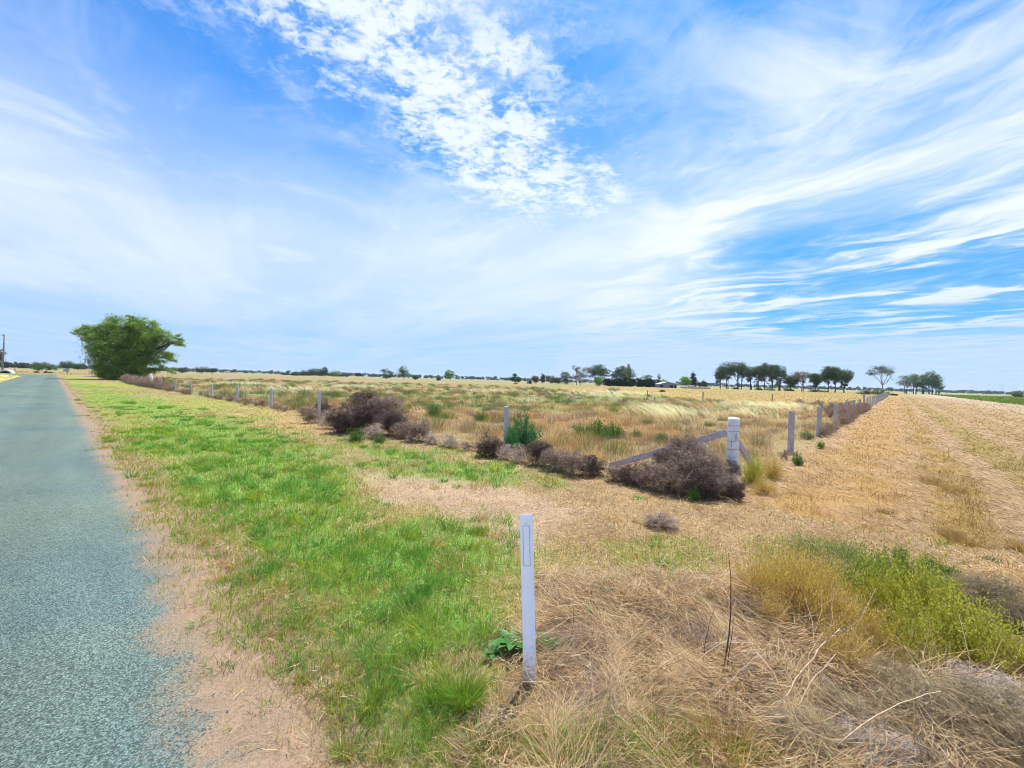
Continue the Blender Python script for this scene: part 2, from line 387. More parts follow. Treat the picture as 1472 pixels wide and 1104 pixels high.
M_white2 = pmat('scuffed_white_plastic', (.82, .86, .95), .4, trans=.45, tcol=(1.0, 1.0, 1.0), extra=splash)
M_engr = pmat('moulded_line', (.16, .17, .20), .6)
def paint_extra(n, base, tc):
    f = n.smooth(n.noise(n.vm('MULTIPLY', tc, (30, 30, 5)), 1.0, 6, .7), .56, .70)
    return n.mix(f, base, (.26, .24, .23))
M_post = pmat('weathered_white_paint', (.72, .73, .75), .8, var=.12, vscale=14, extra=paint_extra, bump=.002, bscale=60)
M_post1 = pmat('blue_grey_painted_timber', (.46, .47, .52), .85, var=.2, vscale=16, bump=.002, bscale=60)
M_post2 = pmat('grey_concrete_post', (.40, .39, .41), .9, var=.25, vscale=12, bump=.002, bscale=50)
M_post3 = pmat('weathered_timber', (.25, .22, .19), .9, var=.3, vscale=12)
M_wire = pmat('galvanised_wire', (.35, .35, .36), .5, metal=.8)
M_brace = pmat('mauve_grey_painted_timber', (.44, .40, .45), .8, var=.25, vscale=18, bump=.001, bscale=80)
M_pole = pmat('grey_timber_pole', (.26, .25, .27), .9, var=.2)
M_roof = pmat('pale_iron_roof', (.62, .64, .66), .5, var=.1, vscale=2)
M_wall = pmat('blue_grey_wall', (.24, .26, .34), .8, var=.15, vscale=2)
M_dark = pmat('dark_opening', (.03, .03, .035), .9)
M_pink = pmat('pink_brick', (.55, .36, .34), .9, var=.3, vscale=3)
M_cap = pmat('pale_coping', (.66, .58, .55), .9, var=.1)
M_greyshed = pmat('grey_iron', (.33, .36, .42), .6, var=.1)
M_concrete = pmat('white_concrete', (.75, .75, .73), .8, var=.08)

# road surface
def road_extra(n, base, tc):
    mp = n.new('ShaderNodeSeparateXYZ'); n.l.new(tc, mp.inputs[0]); yv = n.m('MULTIPLY', mp.outputs[1], -1.0)      # across the road
    vo = n.new('ShaderNodeTexVoronoi'); n.l.new(tc, vo.inputs['Vector']); vo.inputs['Scale'].default_value = 125
    sc = n.new('ShaderNodeSeparateColor'); n.l.new(vo.outputs['Color'], sc.inputs[0])
    v = n.smooth(sc.outputs[0], .0, 1.0, .52, 1.5)
    v = n.m('MULTIPLY', v, n.smooth(vo.outputs['Distance'], .25, .75, 1.1, .6))
    big = n.noise(tc, .8, 5, .6); v2 = n.smooth(big, .3, .7, .95, 1.05)
    v = n.m('MULTIPLY', v, v2)
    tint = n.mix(n.smooth(sc.outputs[1], .2, .8), (.105, .165, .138), (.178, .218, .163))
    tint = n.mix(n.smooth(n.noise(tc, .35, 3), .4, .65), tint, (.108, .160, .146))
    wh = n.m('ADD', n.smooth(n.m('ABSOLUTE', n.m('ADD', yv, .35)), .15, .55, 1, 0), n.smooth(n.m('ABSOLUTE', n.m('ADD', yv, 2.15)), .15, .55, 1, 0))
    wv = n.m('MULTIPLY', n.m('SUBTRACT', 1.0, n.m('MULTIPLY', wh, .10)), n.smooth(n.noise(n.vm('MULTIPLY', tc, (.35, 2.2, 1)), 1.0, 5, .65), .3, .7, .91, 1.08)); v = n.m('MULTIPLY', v, wv)
    st_ = n.mix(1.0, tint, n.comb(v, v, v), 'MULTIPLY')
    dn = n.noise(tc, 2.6, 6, .68); dn2 = n.noise(tc, 48, 4, .75)
    e = n.m('ADD', n.m('ADD', yv, n.m('MULTIPLY', n.m('SUBTRACT', dn, .5), .60)), n.m('MULTIPLY', n.m('SUBTRACT', dn2, .5), .16))
    dust = n.smooth(e, .40, .60)
    # narrower seal close to the camera
    xs = mp.outputs[0]; near = n.smooth(xs, 2.2, 5.0, .16, 0.0)
    dust = n.smooth(n.m('ADD', e, near), .44, .68)
    sand = n.mix(n.smooth(n.noise(tc, 5, 5, .6), .35, .7), (.265, .185, .118), (.32, .215, .135))
    spk = n.noise(tc, 70, 5, .8); sv = n.smooth(spk, .35, .65, .74, 1.16); sand = n.mix(1.0, sand, n.comb(sv, sv, sv), 'MULTIPLY')
    st2 = n.mix(n.m('MULTIPLY', dust, n.smooth(sc.outputs[2], .35, .5)), st_, sand)
    return n.mix(n.smooth(n.m('ADD', e, near), .56, .80), st2, sand)
M_road = pmat('chip_seal', (.3, .4, .4), .9, extra=road_extra, bump=.006, bscale=90)

# ---------------------------------------------------------------- ground sheet, road
def build_ground():
    nr, na = 430, 760
    rad = np.concatenate([[0.0], .25 * (4500 / .25) ** (np.linspace(0, 1, nr))])
    th = np.sort(np.concatenate([np.linspace(-62, 62, 600), np.linspace(62, 298, 162)[1:-1]])) * math.pi / 180
    na = len(th)
    RR, TT = np.meshgrid(rad, th, indexing='ij'); x = (RR * np.sin(TT)).ravel(); y = (RR * np.cos(TT)).ravel()
    z = gz(x, y); rs, r_t = rst(x, y)
    col = ground_colour(x, y)
    i = np.arange(len(rad) - 1)[:, None] * na; j = np.arange(na)[None, :]; jn = (j + 1) % na
    Fc = np.stack([i + j, i + jn, i + na + jn, i + na + j], -1).reshape(-1, 4)[:, ::-1]
    me = np_mesh('ground', np.stack([x, y, z], 1), Fc, col, True)
    tag(link_mesh('ground', me, M_ground), kind='structure')
build_ground()

def build_road():
    xs = np.concatenate([np.linspace(-25, 12, 150), np.linspace(12, 131.9, 160)[1:]])
    n1 = fbm(xs, xs * 0, .5, 5, 41) - .5; n2 = fbm(xs, xs * 0 + 9, .9, 4, 42) - .5
    V = []; Fc = []; ys = np.linspace(0, 1, 26)
    for k, xv in enumerate(xs):
        lo = -3.4 + n2[k] * .3; hi = .86 + n1[k] * .5
        if xv > 100: hi += (xv - 100) / 32 * 2.6; lo -= max(0, xv - 108) / 24 * 3.5
        for q in ys: V.append((xv, -(lo + (hi - lo) * q), 0))
    m_ = len(ys)
    for k in range(len(xs) - 1):
        for q in range(m_ - 1): a = k * m_ + q; Fc.append((a, a + 1, a + m_ + 1, a + m_))
    V = np.array(V); V[:, 2] = .008 + .012 * np.clip(1 - ((-V[:, 1] + 1.35) / 2.3) ** 2, 0, 1)
    o = link_mesh('road', np_mesh('road', V, np.array(Fc)[:, ::-1], None, True), M_road)
    o.rotation_euler = (0, 0, math.atan2(RS[1], RS[0])); tag(o, kind='structure')
    b = MB()                                     # the crossing road at the far end
    b.add([(118, 70, .004), (118, -120, .004), (127, -120, .004), (127, 70, .004)], [(0, 1, 2, 3)])
    me = bpy.data.meshes.new('side_road'); me.from_pydata(b.v, [], b.f); me.flip_normals()
    m2 = pmat('side_road_seal', (.26, .27, .26), .9, var=.2, vscale=2)
    o = link_mesh('side_road', me, m2); o.rotation_euler = (0, 0, math.atan2(RS[1], RS[0])); tag(o, kind='structure')
build_road()

# ---------------------------------------------------------------- grass and straw (nobody could count it)
def scatter(n, zmin, zmax, spread=1.45, pad=1.2):
    z = zmin * (zmax / zmin) ** rng.random(n); x = (rng.random(n) * 2 - 1) * (spread * z + pad)
    return x, z
def blades(x, y, h, wd, lean, leandir, col):
    n = len(x); z0 = gz(x, y) - .01
    a = leandir; L = lean * h
    p0 = np.stack([x, y, z0], 1); p1 = np.stack([x + np.cos(a) * L * .35, y + np.sin(a) * L * .35, z0 + h * .6], 1)
    p2 = np.stack([x + np.cos(a) * L, y + np.sin(a) * L, z0 + h], 1)
    P_ = np.stack([p0, p1, p2], 1); Wd = np.stack([wd, wd * .8, wd * .12], 1)
    # ribbons turned to a random heading about the vertical
    q = rng.random(n) * 2 * math.pi; side = np.stack([np.cos(q), np.sin(q), np.zeros(n)], 1)[:, None, :]
    V = np.stack([P_ - side * Wd[..., None] * .5, P_ + side * Wd[..., None] * .5], axis=2).reshape(-1, 3)
    base = (np.arange(n) * 6)[:, None] + np.array([0, 2])[None, :]
    Fc = np.stack([base, base + 1, base + 3, base + 2], -1).reshape(-1, 4)
    return V, Fc, np.repeat(col, 6, axis=0)
def vary(c, v=.16):
    n = len(c); return np.clip(c * (1 + (rng.random((n, 1)) - .5) * 2 * v) * (1 + (rng.random((n, 3)) - .5) * v * .5), 0, 1)
def emit(name, parts, mat):
    V = []; Fs = []; C = []; k = 0
    for v, f, c in parts:
        if len(v) == 0: continue
        V.append(v); Fs.append(f + k); C.append(c); k += len(v)
    o = link_mesh(name, np_mesh(name, np.concatenate(V), np.concatenate(Fs), np.concatenate(C)), mat)
    return tag(o, kind='stuff')
G = float(globals().get('GRASS', 1.0))
def build_grass():
    # 1. verge lawn: green and yellow blades
    x, y = scatter(int(430000 * G), 1.25, 95); m = masks(x, y); r = m['r']
    verge = ~m['road'] & ~m['field'] & ~m['stub'] & ~m['rpad'] & ~m['left'] & (m['rs'] < 116)
    strip = 1 - ss(m['rt'] + m['jj'] * .5, 2.5, 4.0); farv = ss(r, 10, 22)
    pg = np.clip(.12 + .45 * np.maximum(strip, farv * .9) * (1 - m['straw']) + 1.05 * m['g'], 0, 1) * (1 - .7 * m['bare']) + m['yg'] * .5
    pg = np.where(m['straw'] > .5, .08 + m['yg'] * .3, pg)
    patch = fbm(x, y, .9, 4, 51); n_far = ss(r, 9, 22)
    yfar = ss(fbm(x, y, 4, 4, 52), .40, .6)
    edge = ss(m['rt'] + .5 * (fbm(x, y, .35, 3, 55) - .5), .62, .86)
    keep = verge & (rng.random(len(x)) < np.clip(.45 + pg, 0, 1) * (.25 + .75 * edge) * (1 - .6 * m['bare']) * (1 - m['gb'] * .5))
    g = rng.random(len(x)) < np.clip(pg * (.42 + .8 * ss(patch, .35, .62)), 0, .88)
    col = np.where(g[:, None], cGREEN, cSTRAW); mixy = rng.random(len(x)) * .35 + n_far * .55 * rng.random(len(x)) + .45 * (1 - ss(m['rt'], .7, 1.3))
    col = np.where(g[:, None], lerp(np.tile(cGREEN, (len(x), 1)), np.tile(cYG, (len(x), 1)), np.clip(mixy + yfar * n_far * .5, 0, 1)), col)
    yp = np.maximum(ss(fbm(x, y, 1.1, 4, 56), .42, .62), .8 * (1 - m['g']))[:, None] * .8; col = np.where(g[:, None], col * (1 - yp) + cYG * yp, col)
    gold = (~g) & (rng.random(len(x)) < .5); col = np.where(gold[:, None], cORANGE, col)
    fine = fbm(x, y, .22, 3, 53); tall = ss(fine, .40, .66) * m['g']; dryp = rng.random(len(x)) < ss(fbm(x, y, .5, 4, 54), .48, .62) * .55; col = np.where((g & dryp)[:, None], cYG, col)
    h = (.035 + .05 * rng.random(len(x)) + .09 * tall * rng.random(len(x))) * np.where(g, 1, .75) * (1 - .35 * n_far)
    h *= .75 + .25 * np.clip(r / 4, 0, 1)
    wd = .0021 * np.clip(r / 2, .8, None) ** .75 * (1 + rng.random(len(x)) * .6)
    k = keep
    A1 = blades(x[k], y[k], h[k], wd[k], rng.random(k.sum()) * 1.1, rng.random(k.sum()) * 6.28, vary(col[k], .25))
    K = int(5200 * G); cx, cy = scatter(K, 1.3, 22, 1.3); mm = masks(cx, cy); kp = ~mm['road'] & ~mm['field'] & ~mm['stub'] & ~mm['rpad'] & ~mm['left'] & (rng.random(K) < .10 + .85 * mm['g'] + .35 * mm['yg'] - .25 * mm['bare'] + .25 * (1 - ss(mm['rt'], 1.2, 2.2))); cx, cy = cx[kp], cy[kp]; K = len(cx); cr = np.hypot(cx, cy); gq = mm['g'][kp]
    per = 44; j = np.repeat(np.arange(K), per); ox = rng.normal(size=len(j)) * .5; oy = rng.normal(size=len(j)) * .5; n = len(j); Rr = (.025 + .05 * rng.random(K)) * (1 + cr / 14); Hh = (.05 + .10 * rng.random(K) ** 1.5) * (.5 + .6 * gq)
    base_ = np.where((rng.random(K) < .55)[:, None], c_(.12, .275, .05), np.where((rng.random(K) < .5)[:, None], cYG, cGREEN * 1.1)); base_ = np.where((rng.random(K) < .6 * (1 - gq))[:, None], cSTRAW, base_)
    A3 = blades(cx[j] + ox * Rr[j], cy[j] + oy * Rr[j], Hh[j] * (.5 + .6 * rng.random(n)), .0024 * np.clip(cr[j] / 2, .8, None) ** .75 * (1 + .7 * rng.random(n)), .5 + rng.random(n) * 1.0, np.arctan2(oy, ox) + rng.normal(size=n) * .4, vary(vary(base_, .2)[j], .2))
    # far side of the road
    x, y = scatter(int(60000 * G), 12, 140); m = masks(x, y); k = (m['left'] | (m['rs'] > 133)) & (rng.random(len(x)) < .6)
    col = np.where((rng.random(len(x)) < .3)[:, None], cYG, c_(.58, .46, .16)); r = m['r']
    A2 = blades(x[k], y[k], .06 + .14 * rng.random(k.sum()) * ss(m['rs'][k], 120, 140) + .03, .0022 * r[k] ** .9, rng.random(k.sum()), rng.random(k.sum()) * 6.28, vary(col[k]))
    emit('verge_grass', [A1, A2, A3], M_grass)
    # 2. the weedy paddock
    x, y = scatter(int(260000 * G), 6.5, 150, 1.35); m = masks(x, y); r = m['r']; n = len(x)
    f = m['field'] & ~m['goldp']
    pn = fbm(x, y, 3.2, 4, 61); p2 = fbm(x, y, 5.5, 4, 62); p3 = fbm(x, y, 1.5, 4, 63); p4 = fbm(x, y, 7, 3, 64)
    u = rng.random(n)
    cat = np.zeros(n, int)                                # 0 buff 1 orange 2 green 3 pale plume 4 mauve-brown
    cat[u < .28 + .75 * ss(pn, .42, .6)] = 1
    corner = 1 - ss(m['s'], 9, 14)
    cat[u < .7 * corner] = 1
    cat[u < (1 - .75 * corner) * (ss(p2, .50, .60) * .75 + .14 + .45 * ss(m['s'], 14, 40) * ss(p4, .45, .58))] = 2
    cat[rng.random(n) < .06 + .8 * ss(p3, .58, .68)] = 3
    cat[rng.random(n) < .12 + .6 * ss(p4, .52, .64)] = 4
    cols = np.array([cSTRAW * c_(.98, .96, .95), cORANGE * c_(.98, .98, 1.1), cOLIVE * c_(1.2, 1.25, 1.0), cPALE * c_(1.1, 1.08, .98), cMAUVE * .85])
    col = cols[cat]
    gvar = cat == 2; col[gvar] = lerp(col[gvar], np.tile(cGREEN * 1.1, (gvar.sum(), 1)), rng.random(gvar.sum()) * .6)
    hm = .55 + .45 * ss(fbm(x, y, 1.1, 4, 65), .3, .68); edge = .45 + .55 * ss(np.minimum(m['s'] - S0, m['t'] - T0), 0, 1.2)
    h = np.array([.24, .16, .18, .42, .22])[cat] * (.5 + .6 * rng.random(n)) * hm * edge
    low = ss(m['s'] - S0, 5, 0) * ss(m['t'], 9, 14); h *= 1 - .45 * low
    h *= 1 - .35 * ss(r, 60, 120)
    wd = np.array([.0036, .0036, .005, .0040, .0036])[cat] * np.clip(r / 9, .9, None) ** .8
    lean = np.array([.5, .6, .5, .75, .5])[cat] * (.4 + rng.random(n)); ld = np.where(cat == 3, 2.6 + rng.normal(size=n) * .5, rng.random(n) * 6.28)
    k = f & (rng.random(n) < .95)
    B1 = blades(x[k], y[k], h[k], wd[k], lean[k], ld[k], vary(col[k], .2))
    # domed clumps of weeds and bunch grass
    K = int(4800 * G); cx, cy = scatter(K, 6.5, 110, 1.35); mm = masks(cx, cy); kp = mm['field'] & ~mm['goldp'] & (mm['s'] > S0 + .25) & (mm['t'] > T0 + .25); cx, cy = cx[kp], cy[kp]; K = len(cx); cr = np.hypot(cx, cy)
    q2 = fbm(cx, cy, 5.5, 4, 62); q1 = fbm(cx, cy, 3.2, 4, 61); u = rng.random(K); cc = np.zeros(K, int); cc[u < .25 + .8 * ss(q1, .42, .6)] = 1
    cc[rng.random(K) < (1 - .8 * (1 - ss(mm['s'][kp], 9, 14))) * (.20 + .6 * ss(q2, .48, .6) + .35 * ss(mm['s'][kp], 12, 35))] = 2; cc[rng.random(K) < .26] = 4; cc[rng.random(K) < .07] = 3
    per = 85; R_ = (.14 + .22 * rng.random(K)) * (1 + cr / 60); Hc = np.array([.36, .28, .34, .5, .34])[cc] * (.5 + .9 * rng.random(K)); Hc *= np.where((mm['s'][kp] < 9) & (mm['t'][kp] > 10), .75, 1)
    j = np.repeat(np.arange(K), per); ox = rng.normal(size=len(j)) * .5; oy = rng.normal(size=len(j)) * .5; d = np.hypot(ox, oy); n = len(j)
    x = cx[j] + ox * R_[j]; y = cy[j] + oy * R_[j]; h = Hc[j] * np.clip(1.1 - .45 * d, .3, 1.1) * (.6 + .5 * rng.random(n)); ccol = vary(cols[cc], .22)[j]
    B3 = blades(x, y, h, np.array([.0036, .0036, .0055, .004, .0036])[cc[j]] * np.clip(cr[j] / 9, .9, None) ** .8, (.25 + .55 * d) * (.6 + .8 * rng.random(n)), np.arctan2(oy, ox) + rng.normal(size=n) * .5, vary(ccol, .18))
    # mown gold paddock and the green one on the far right
    x, y = scatter(int(110000 * G), 25, 260, 1.3); m = masks(x, y); r = m['r']; k = (m['goldp'] | m['rpad']) & (rng.random(len(x)) < .8)
    rp = m['rpad'][k]; cc = np.where(rp[:, None], np.where((rng.random(k.sum()) < .7)[:, None], cOLIVE * 1.3, cYG * .8), np.where((rng.random(k.sum()) < .7)[:, None], c_(.40, .275, .095), c_(.31, .265, .075)))
    B2 = blades(x[k], y[k], np.where(rp, .30, .06) * (.4 + rng.random(k.sum())), .0024 * r[k] ** .9, rng.random(k.sum()), rng.random(k.sum()) * 6.28, vary(cc, .15))
    emit('paddock_grass', [B1, B2, B3], M_field)
    # feathery seed heads: long arching pale stems in drifts
    parts = []
    for (px, py, rad_, cnt) in ((885, 568, 4.5, 420), (870, 574, 3.2, 260), (950, 598, 1.2, 260), (975, 606, 1.0, 220), (1100, 592, 2.2, 340), (1130, 590, 1.6, 220), (1075, 603, 1.2, 160), (520, 560, 3.5, 240), (700, 566, 3, 160), (350, 556, 3, 160), (760, 585, .7, 60), (440, 566, 2.5, 200)):
        cx, cy = at(px, py); cnt = int(cnt); x = cx + rng.normal(size=cnt) * rad_ * .7; y = cy + rng.normal(size=cnt) * rad_ * .7
        sd = np.minimum(*[q - c0 for q, c0 in zip(st(x, y), (S0, T0))]); k = sd > .4; x = x[k]; y = y[k]; n = len(x)
        hh = .5 + .35 * rng.random(n); a = 2.9 + rng.normal(size=n) * .75; z0 = gz(x, y); q = np.linspace(0, 1, 6)[None, :]
        d = hh[:, None] * (.3 + .7 * rng.random((n, 1))) * q ** 2; P_ = np.stack([x[:, None] + np.cos(a)[:, None] * d, y[:, None] + np.sin(a)[:, None] * d, z0[:, None] + hh[:, None] * (q * 1.0 - .22 * q ** 3)], -1)
        rr = np.hypot(x, y); Wd = np.array([.25, .3, .4, 1.1, 1.4, .3])[None, :] * (.0075 * np.clip(rr / 14, .8, None) ** .8)[:, None]
        parts.append(strands(P_, Wd, vary(np.tile(c_(.86, .80, .62), (n, 1)), .1)))
    emit('feathery_seed_grass', parts, M_grass)
    # 3. stubble strip
    x, y = scatter(int(330000 * G), 3.0, 110, 1.4); m = masks(x, y); r = m['r']; n = len(x); b, idx = rowmask(m['s'], m['t'], x, y)
    rc = np.array([q[2] for q in ROWS])[idx]; up_ = rng.random(n) < b * .75
    k = m['stub'] & up_ & (rng.random(n) < 1 - .5 * (m['s'] < -7))
    h = (.03 + .10 * rng.random(n)) * (.3 + 1.3 * ss(fbm(x, y, .30, 3, 71), .35, .7))
    C1 = blades(x[k], y[k], h[k], .0026 * np.clip(r[k] / 4, .8, None) ** .8, rng.random(k.sum()) * 2.2, rng.random(k.sum()) * 6.28, vary(rc[k] * 1.05, .3))
    k = m['stub'] & ~up_; C2 = laid(x[k], y[k], r[k], .10, np.where((rng.random(k.sum()) < .55 * (1 - b[k]))[:, None], cPALE * c_(.84, .80, .74), np.where((rng.random(k.sum()) < .15 + .8 * b[k])[:, None], rc[k], cSTRAW * .88)), .25, 0.0)
    emit('stubble', [C1, C2], M_straw)
    # 4. loose straw lying on the verge
    x, y = scatter(int(520000 * G), 1.25, 40, 1.3); m = masks(x, y); r = m['r']; n = len(x)
    verge = ~m['road'] & ~m['field'] & ~m['stub'] & ~m['rpad'] & ~m['left']
    p = (1 - .85 * m['gb']) * (1 - .55 * m['dead']) * (.62 * (1 - m['g'] * .75) * (.08 + .92 * ss(m['rt'], .85, 1.5)) + m['straw'] * .5)
    near_post = 1 - ss(np.hypot(x - GP[0], y - GP[1] + .12), .12, .34)
    k = verge & (rng.random(n) < p * (1 - m['bare'] * .3) * (1 - .75 * near_post)); kk = k.sum(); lump = fbm(x[k], y[k], .30, 3, 82)[:, None]; u = np.clip(rng.random((kk, 1)) * .75 + (lump - .5) * 1.8 + .12, 0, 1)
    cc = np.where(u < .40, cSTRAW, np.where(u < .66, cPALE * .95, np.where(u < .80, cORANGE, c_(.30, .21, .15))))
    ln = .045 + .035 * m['straw'][k] * (.4 + rng.random(kk) ** 6 * 7)
    D1 = laid(x[k], y[k], r[k], ln, cc, .22 + .25 * m['straw'][k], None)
    emit('loose_straw', [D1], M_straw)
def laid(x, y, r, ln, col, rise, ang):
    n = len(x); L = ln * (.4 + 1.2 * rng.random(n)); a = fbm(x, y, .55, 2, 81) * 16 + rng.normal(size=n) * .55 if ang is None else math.atan2(US[1], US[0]) + ang + rng.normal(size=n) * .9
    rise = np.broadcast_to(np.asarray(rise, float), (n,)); q = np.linspace(-.5, .5, 3)[None, :]; bend = rng.normal(size=n) * .25
    z0 = gz(x, y) + .004 + rng.random(n) ** 2 * rise * .22; tilt = rng.normal(size=n) * rise
    P_ = np.stack([x[:, None] + L[:, None] * (np.cos(a)[:, None] * q - np.sin(a)[:, None] * bend[:, None] * (q * q - .1)),
                   y[:, None] + L[:, None] * (np.sin(a)[:, None] * q + np.cos(a)[:, None] * bend[:, None] * (q * q - .1)),
                   z0[:, None] + np.abs(L * tilt)[:, None] * (q + .5)], -1)
    wd = (.0015 * np.clip(r / 2.2, .8, None) ** .85)[:, None] * np.array([.7, 1, .6])[None, :] * (1 + .6 * rng.random((n, 1)))
    return strands(P_, wd, vary(col, .2), flat=True)
build_grass()

def build_gravel():
    n = int(9000 * G); x, y = scatter(n, 1.3, 9, 1.0); rs, r_t = rst(x, y); k = (r_t > .35) & (r_t < 1.15) & (rng.random(n) < .35); x, y = x[k], y[k]; n = len(x)
    ico = np.array([(1, 0, 0), (-1, 0, 0), (0, 1, 0), (0, -1, 0), (0, 0, 1), (0, 0, -1)], float)
    tri = np.array([(0, 2, 4), (2, 1, 4), (1, 3, 4), (3, 0, 4), (2, 0, 5), (1, 2, 5), (3, 1, 5), (0, 3, 5)])
    sz = (.0022 + .004 * rng.random(n) ** 3)[:, None, None] * (.6 + .8 * rng.random((n, 6, 1)))
    V = ico[None] * sz + np.stack([x, y, np.full(n, .019)], 1)[:, None, :]
    Fc = (tri[None] + (np.arange(n) * 6)[:, None, None]).reshape(-1, 3)
    u = rng.random((n, 1)); col = np.where(u < .5, cSOIL * 1.1, np.where(u < .8, c_(.22, .26, .25), cMAUVE * .6))
    me = np_mesh('gravel', V.reshape(-1, 3), Fc, np.repeat(vary(col), 6, axis=0)); tag(link_mesh('gravel', me, M_twig), kind='stuff')
build_gravel()

# ---------------------------------------------------------------- trees
def limb_tubes(L):
    b = MB()
    for p0, p1, r0, r1, sag in L:
        p0, p1 = Vector(p0), Vector(p1); mid = (p0 + p1) / 2 + Vector((random.uniform(-1, 1), random.uniform(-1, 1), sag)) * (p1 - p0).length * .08
        b.tube([p0, p0.lerp(mid, .5) , mid, mid.lerp(p1, .55), p1], [r0, r0 * .8 + r1 * .2, (r0 + r1) / 2, r0 * .25 + r1 * .75, r1], 6)
    return b
def leaf_cloud(lobes, n, size, cA, cB, up_bias=.45, clump=26, hollow=.35, cl=.16):
    """lobes: (cx,cy,cz, rx,ry,rz, weight); leaves gathered into clumps set through the lobes"""
    wts = np.array([l[6] * l[3] * l[5] for l in lobes]); wts /= wts.sum(); nc = max(6, n // clump)
    li = rng.choice(len(lobes), nc, p=wts); L = np.array([l[:6] for l in lobes])[li]
    d = rng.normal(size=(nc, 3)); d /= np.linalg.norm(d, axis=1, keepdims=True)
    rad = (hollow + (1 - hollow) * rng.random(nc) ** .5)[:, None]
    cc = L[:, :3] + d * L[:, 3:6] * rad; cs = L[:, 3:6].mean(1) * (cl + cl * rng.random(nc))
    j = rng.integers(0, nc, n); off = rng.normal(size=(n, 3)) * cs[j][:, None] * np.array([1, 1, .62])
    P_ = cc[j] + off; nn = d[j] * .7 + rng.normal(size=(n, 3)) * .8 + np.array([0, 0, up_bias]); nn /= np.linalg.norm(nn, axis=1, keepdims=True)
    a = np.cross(nn, rng.normal(size=(n, 3))); a /= np.linalg.norm(a, axis=1, keepdims=True); b = np.cross(nn, a)
    s_ = (size * (.6 + .8 * rng.random(n)))[:, None]
    V = np.stack([P_ + a * s_, P_ + b * s_ * .45, P_ - a * s_, P_ - b * s_ * .45], 1)
    f = np.clip(rng.random(nc)[j] * .8 + rng.random(n) * .3, 0, 1)
    col = lerp(np.tile(cA, (n, 1)), np.tile(cB, (n, 1)), f)
    return V.reshape(-1, 3), np.arange(n * 4).reshape(-1, 4), np.repeat(vary(col, .12), 4, axis=0)
KIND = {'pepper': (c_(.095, .185, .04), c_(.31, .42, .10)), 'gum': (c_(.035, .07, .025), c_(.10, .15, .045)), 'bright': (c_(.09, .21, .03), c_(.20, .36, .05)),
        'grey': (c_(.09, .10, .075), c_(.16, .18, .13)), 'pink': (c_(.15, .12, .10), c_(.24, .20, .15)), 'cypress': (c_(.012, .03, .012), c_(.03, .06, .02)),
        'dark': (c_(.03, .06, .025), c_(.07, .11, .04)), 'soft': (c_(.075, .135, .05), c_(.16, .235, .085)), 'distant': (c_(.05, .075, .045), c_(.09, .12, .07))}
def tree(name, label, cat, px, z, lobes, trunks, kind, n=2500, group=None, leaf=None, bark=None, base=None, hollow=.35, depth=.85, trunk_r=None, cl=.16, clump=26, ub=.45):
    """lobes: (photo x, photo y, rx, ry[, weight]); trunks: (x base, [lobe indices]); pixels are turned to metres at distance z"""
    x0, y0 = atz(px, z); k = z / F; gy = HY(px) + F * CAMH / z
    root = empty(name, (x0, y0, gzp(x0, y0))); tag(root, label, cat, group)
    LB = []
    for l in lobes:
        wgt = l[4] if len(l) > 4 else 1
        LB.append(((l[0] - px) * k, random.uniform(-.35, .35) * l[2] * k * depth, (gy - l[1]) * k, l[2] * k, l[2] * k * depth, l[3] * k, wgt))
    H = max(l[2] + l[5] for l in LB); tr = trunk_r or H * .018
    L = []; fork = H * .28
    for tx, idx in trunks:
        bx_ = (tx - px) * k; dyy = random.uniform(-.4, .4) * tr * 3
        ls = [LB[i] for i in idx]; cxm = sum(l[0] for l in ls) / len(ls); fz = min(fork, min(l[2] - l[5] * .3 for l in ls)); fz = max(fz, H * .07)
        fp = (bx_ * .75 + cxm * .25, dyy * 1.5, fz)
        L.append(((bx_, dyy, -.3), fp, tr * 1.25, tr * .85, 0))
        for l in ls:
            L.append((fp, (l[0], l[1], l[2] + l[5] * .1), tr * .7, tr * .22, -.4))
            for q in range(4):
                e = (l[0] + random.uniform(-.75, .75) * l[3], l[1] + random.uniform(-.7, .7) * l[4], l[2] + random.uniform(-.1, .7) * l[5])
                s_ = Vector(fp).lerp(Vector(l[:3]), random.uniform(.45, .95)); L.append((s_, e, tr * .32, tr * .10, 0))
    limb_tubes(L).build('trunk', bark or M_bark, root, True)
    V, Fc, C = leaf_cloud(LB, n, leaf or .9 * k * 1.1, *KIND[kind], hollow=hollow, cl=cl, clump=clump, up_bias=ub)
    link_mesh('crown', np_mesh('crown', V, Fc, C), M_leaf, root)
    return root

tree('pepper_tree', 'big spreading dark green tree standing at the right edge of the road', 'tree', 178, 64,
     [(135, 482, 19, 13, 1.0), (146, 474, 17, 10), (176, 468, 22, 14), (187, 457, 9, 6, .7), (207, 469, 16, 13), (230, 483, 18, 12, .8), (253, 489, 12, 11, .5), (172, 494, 32, 24, 1.25), (172, 518, 26, 24, 1.5), (162, 534, 17, 12, 1.6), (192, 534, 20, 14, 1.7), (205, 505, 20, 16, 1.1), (236, 512, 17, 11, .55), (238, 528, 14, 8, .45), (213, 522, 16, 18, 1.2), (218, 490, 16, 14, 1.0), (152, 500, 22, 16, 1.0), (190, 480, 24, 14, 1.0), (128, 504, 12, 6, .35), (174, 542, 23, 6, 2.0)],
     [(172, [0, 2, 3, 7]), (180, [4, 5, 6, 12]), (166, [1, 14, 8]), (188, [11, 6, 10])], 'pepper', n=95000, leaf=.12, trunk_r=.22, hollow=.35, depth=1.0, cl=.12, clump=90, ub=.9)

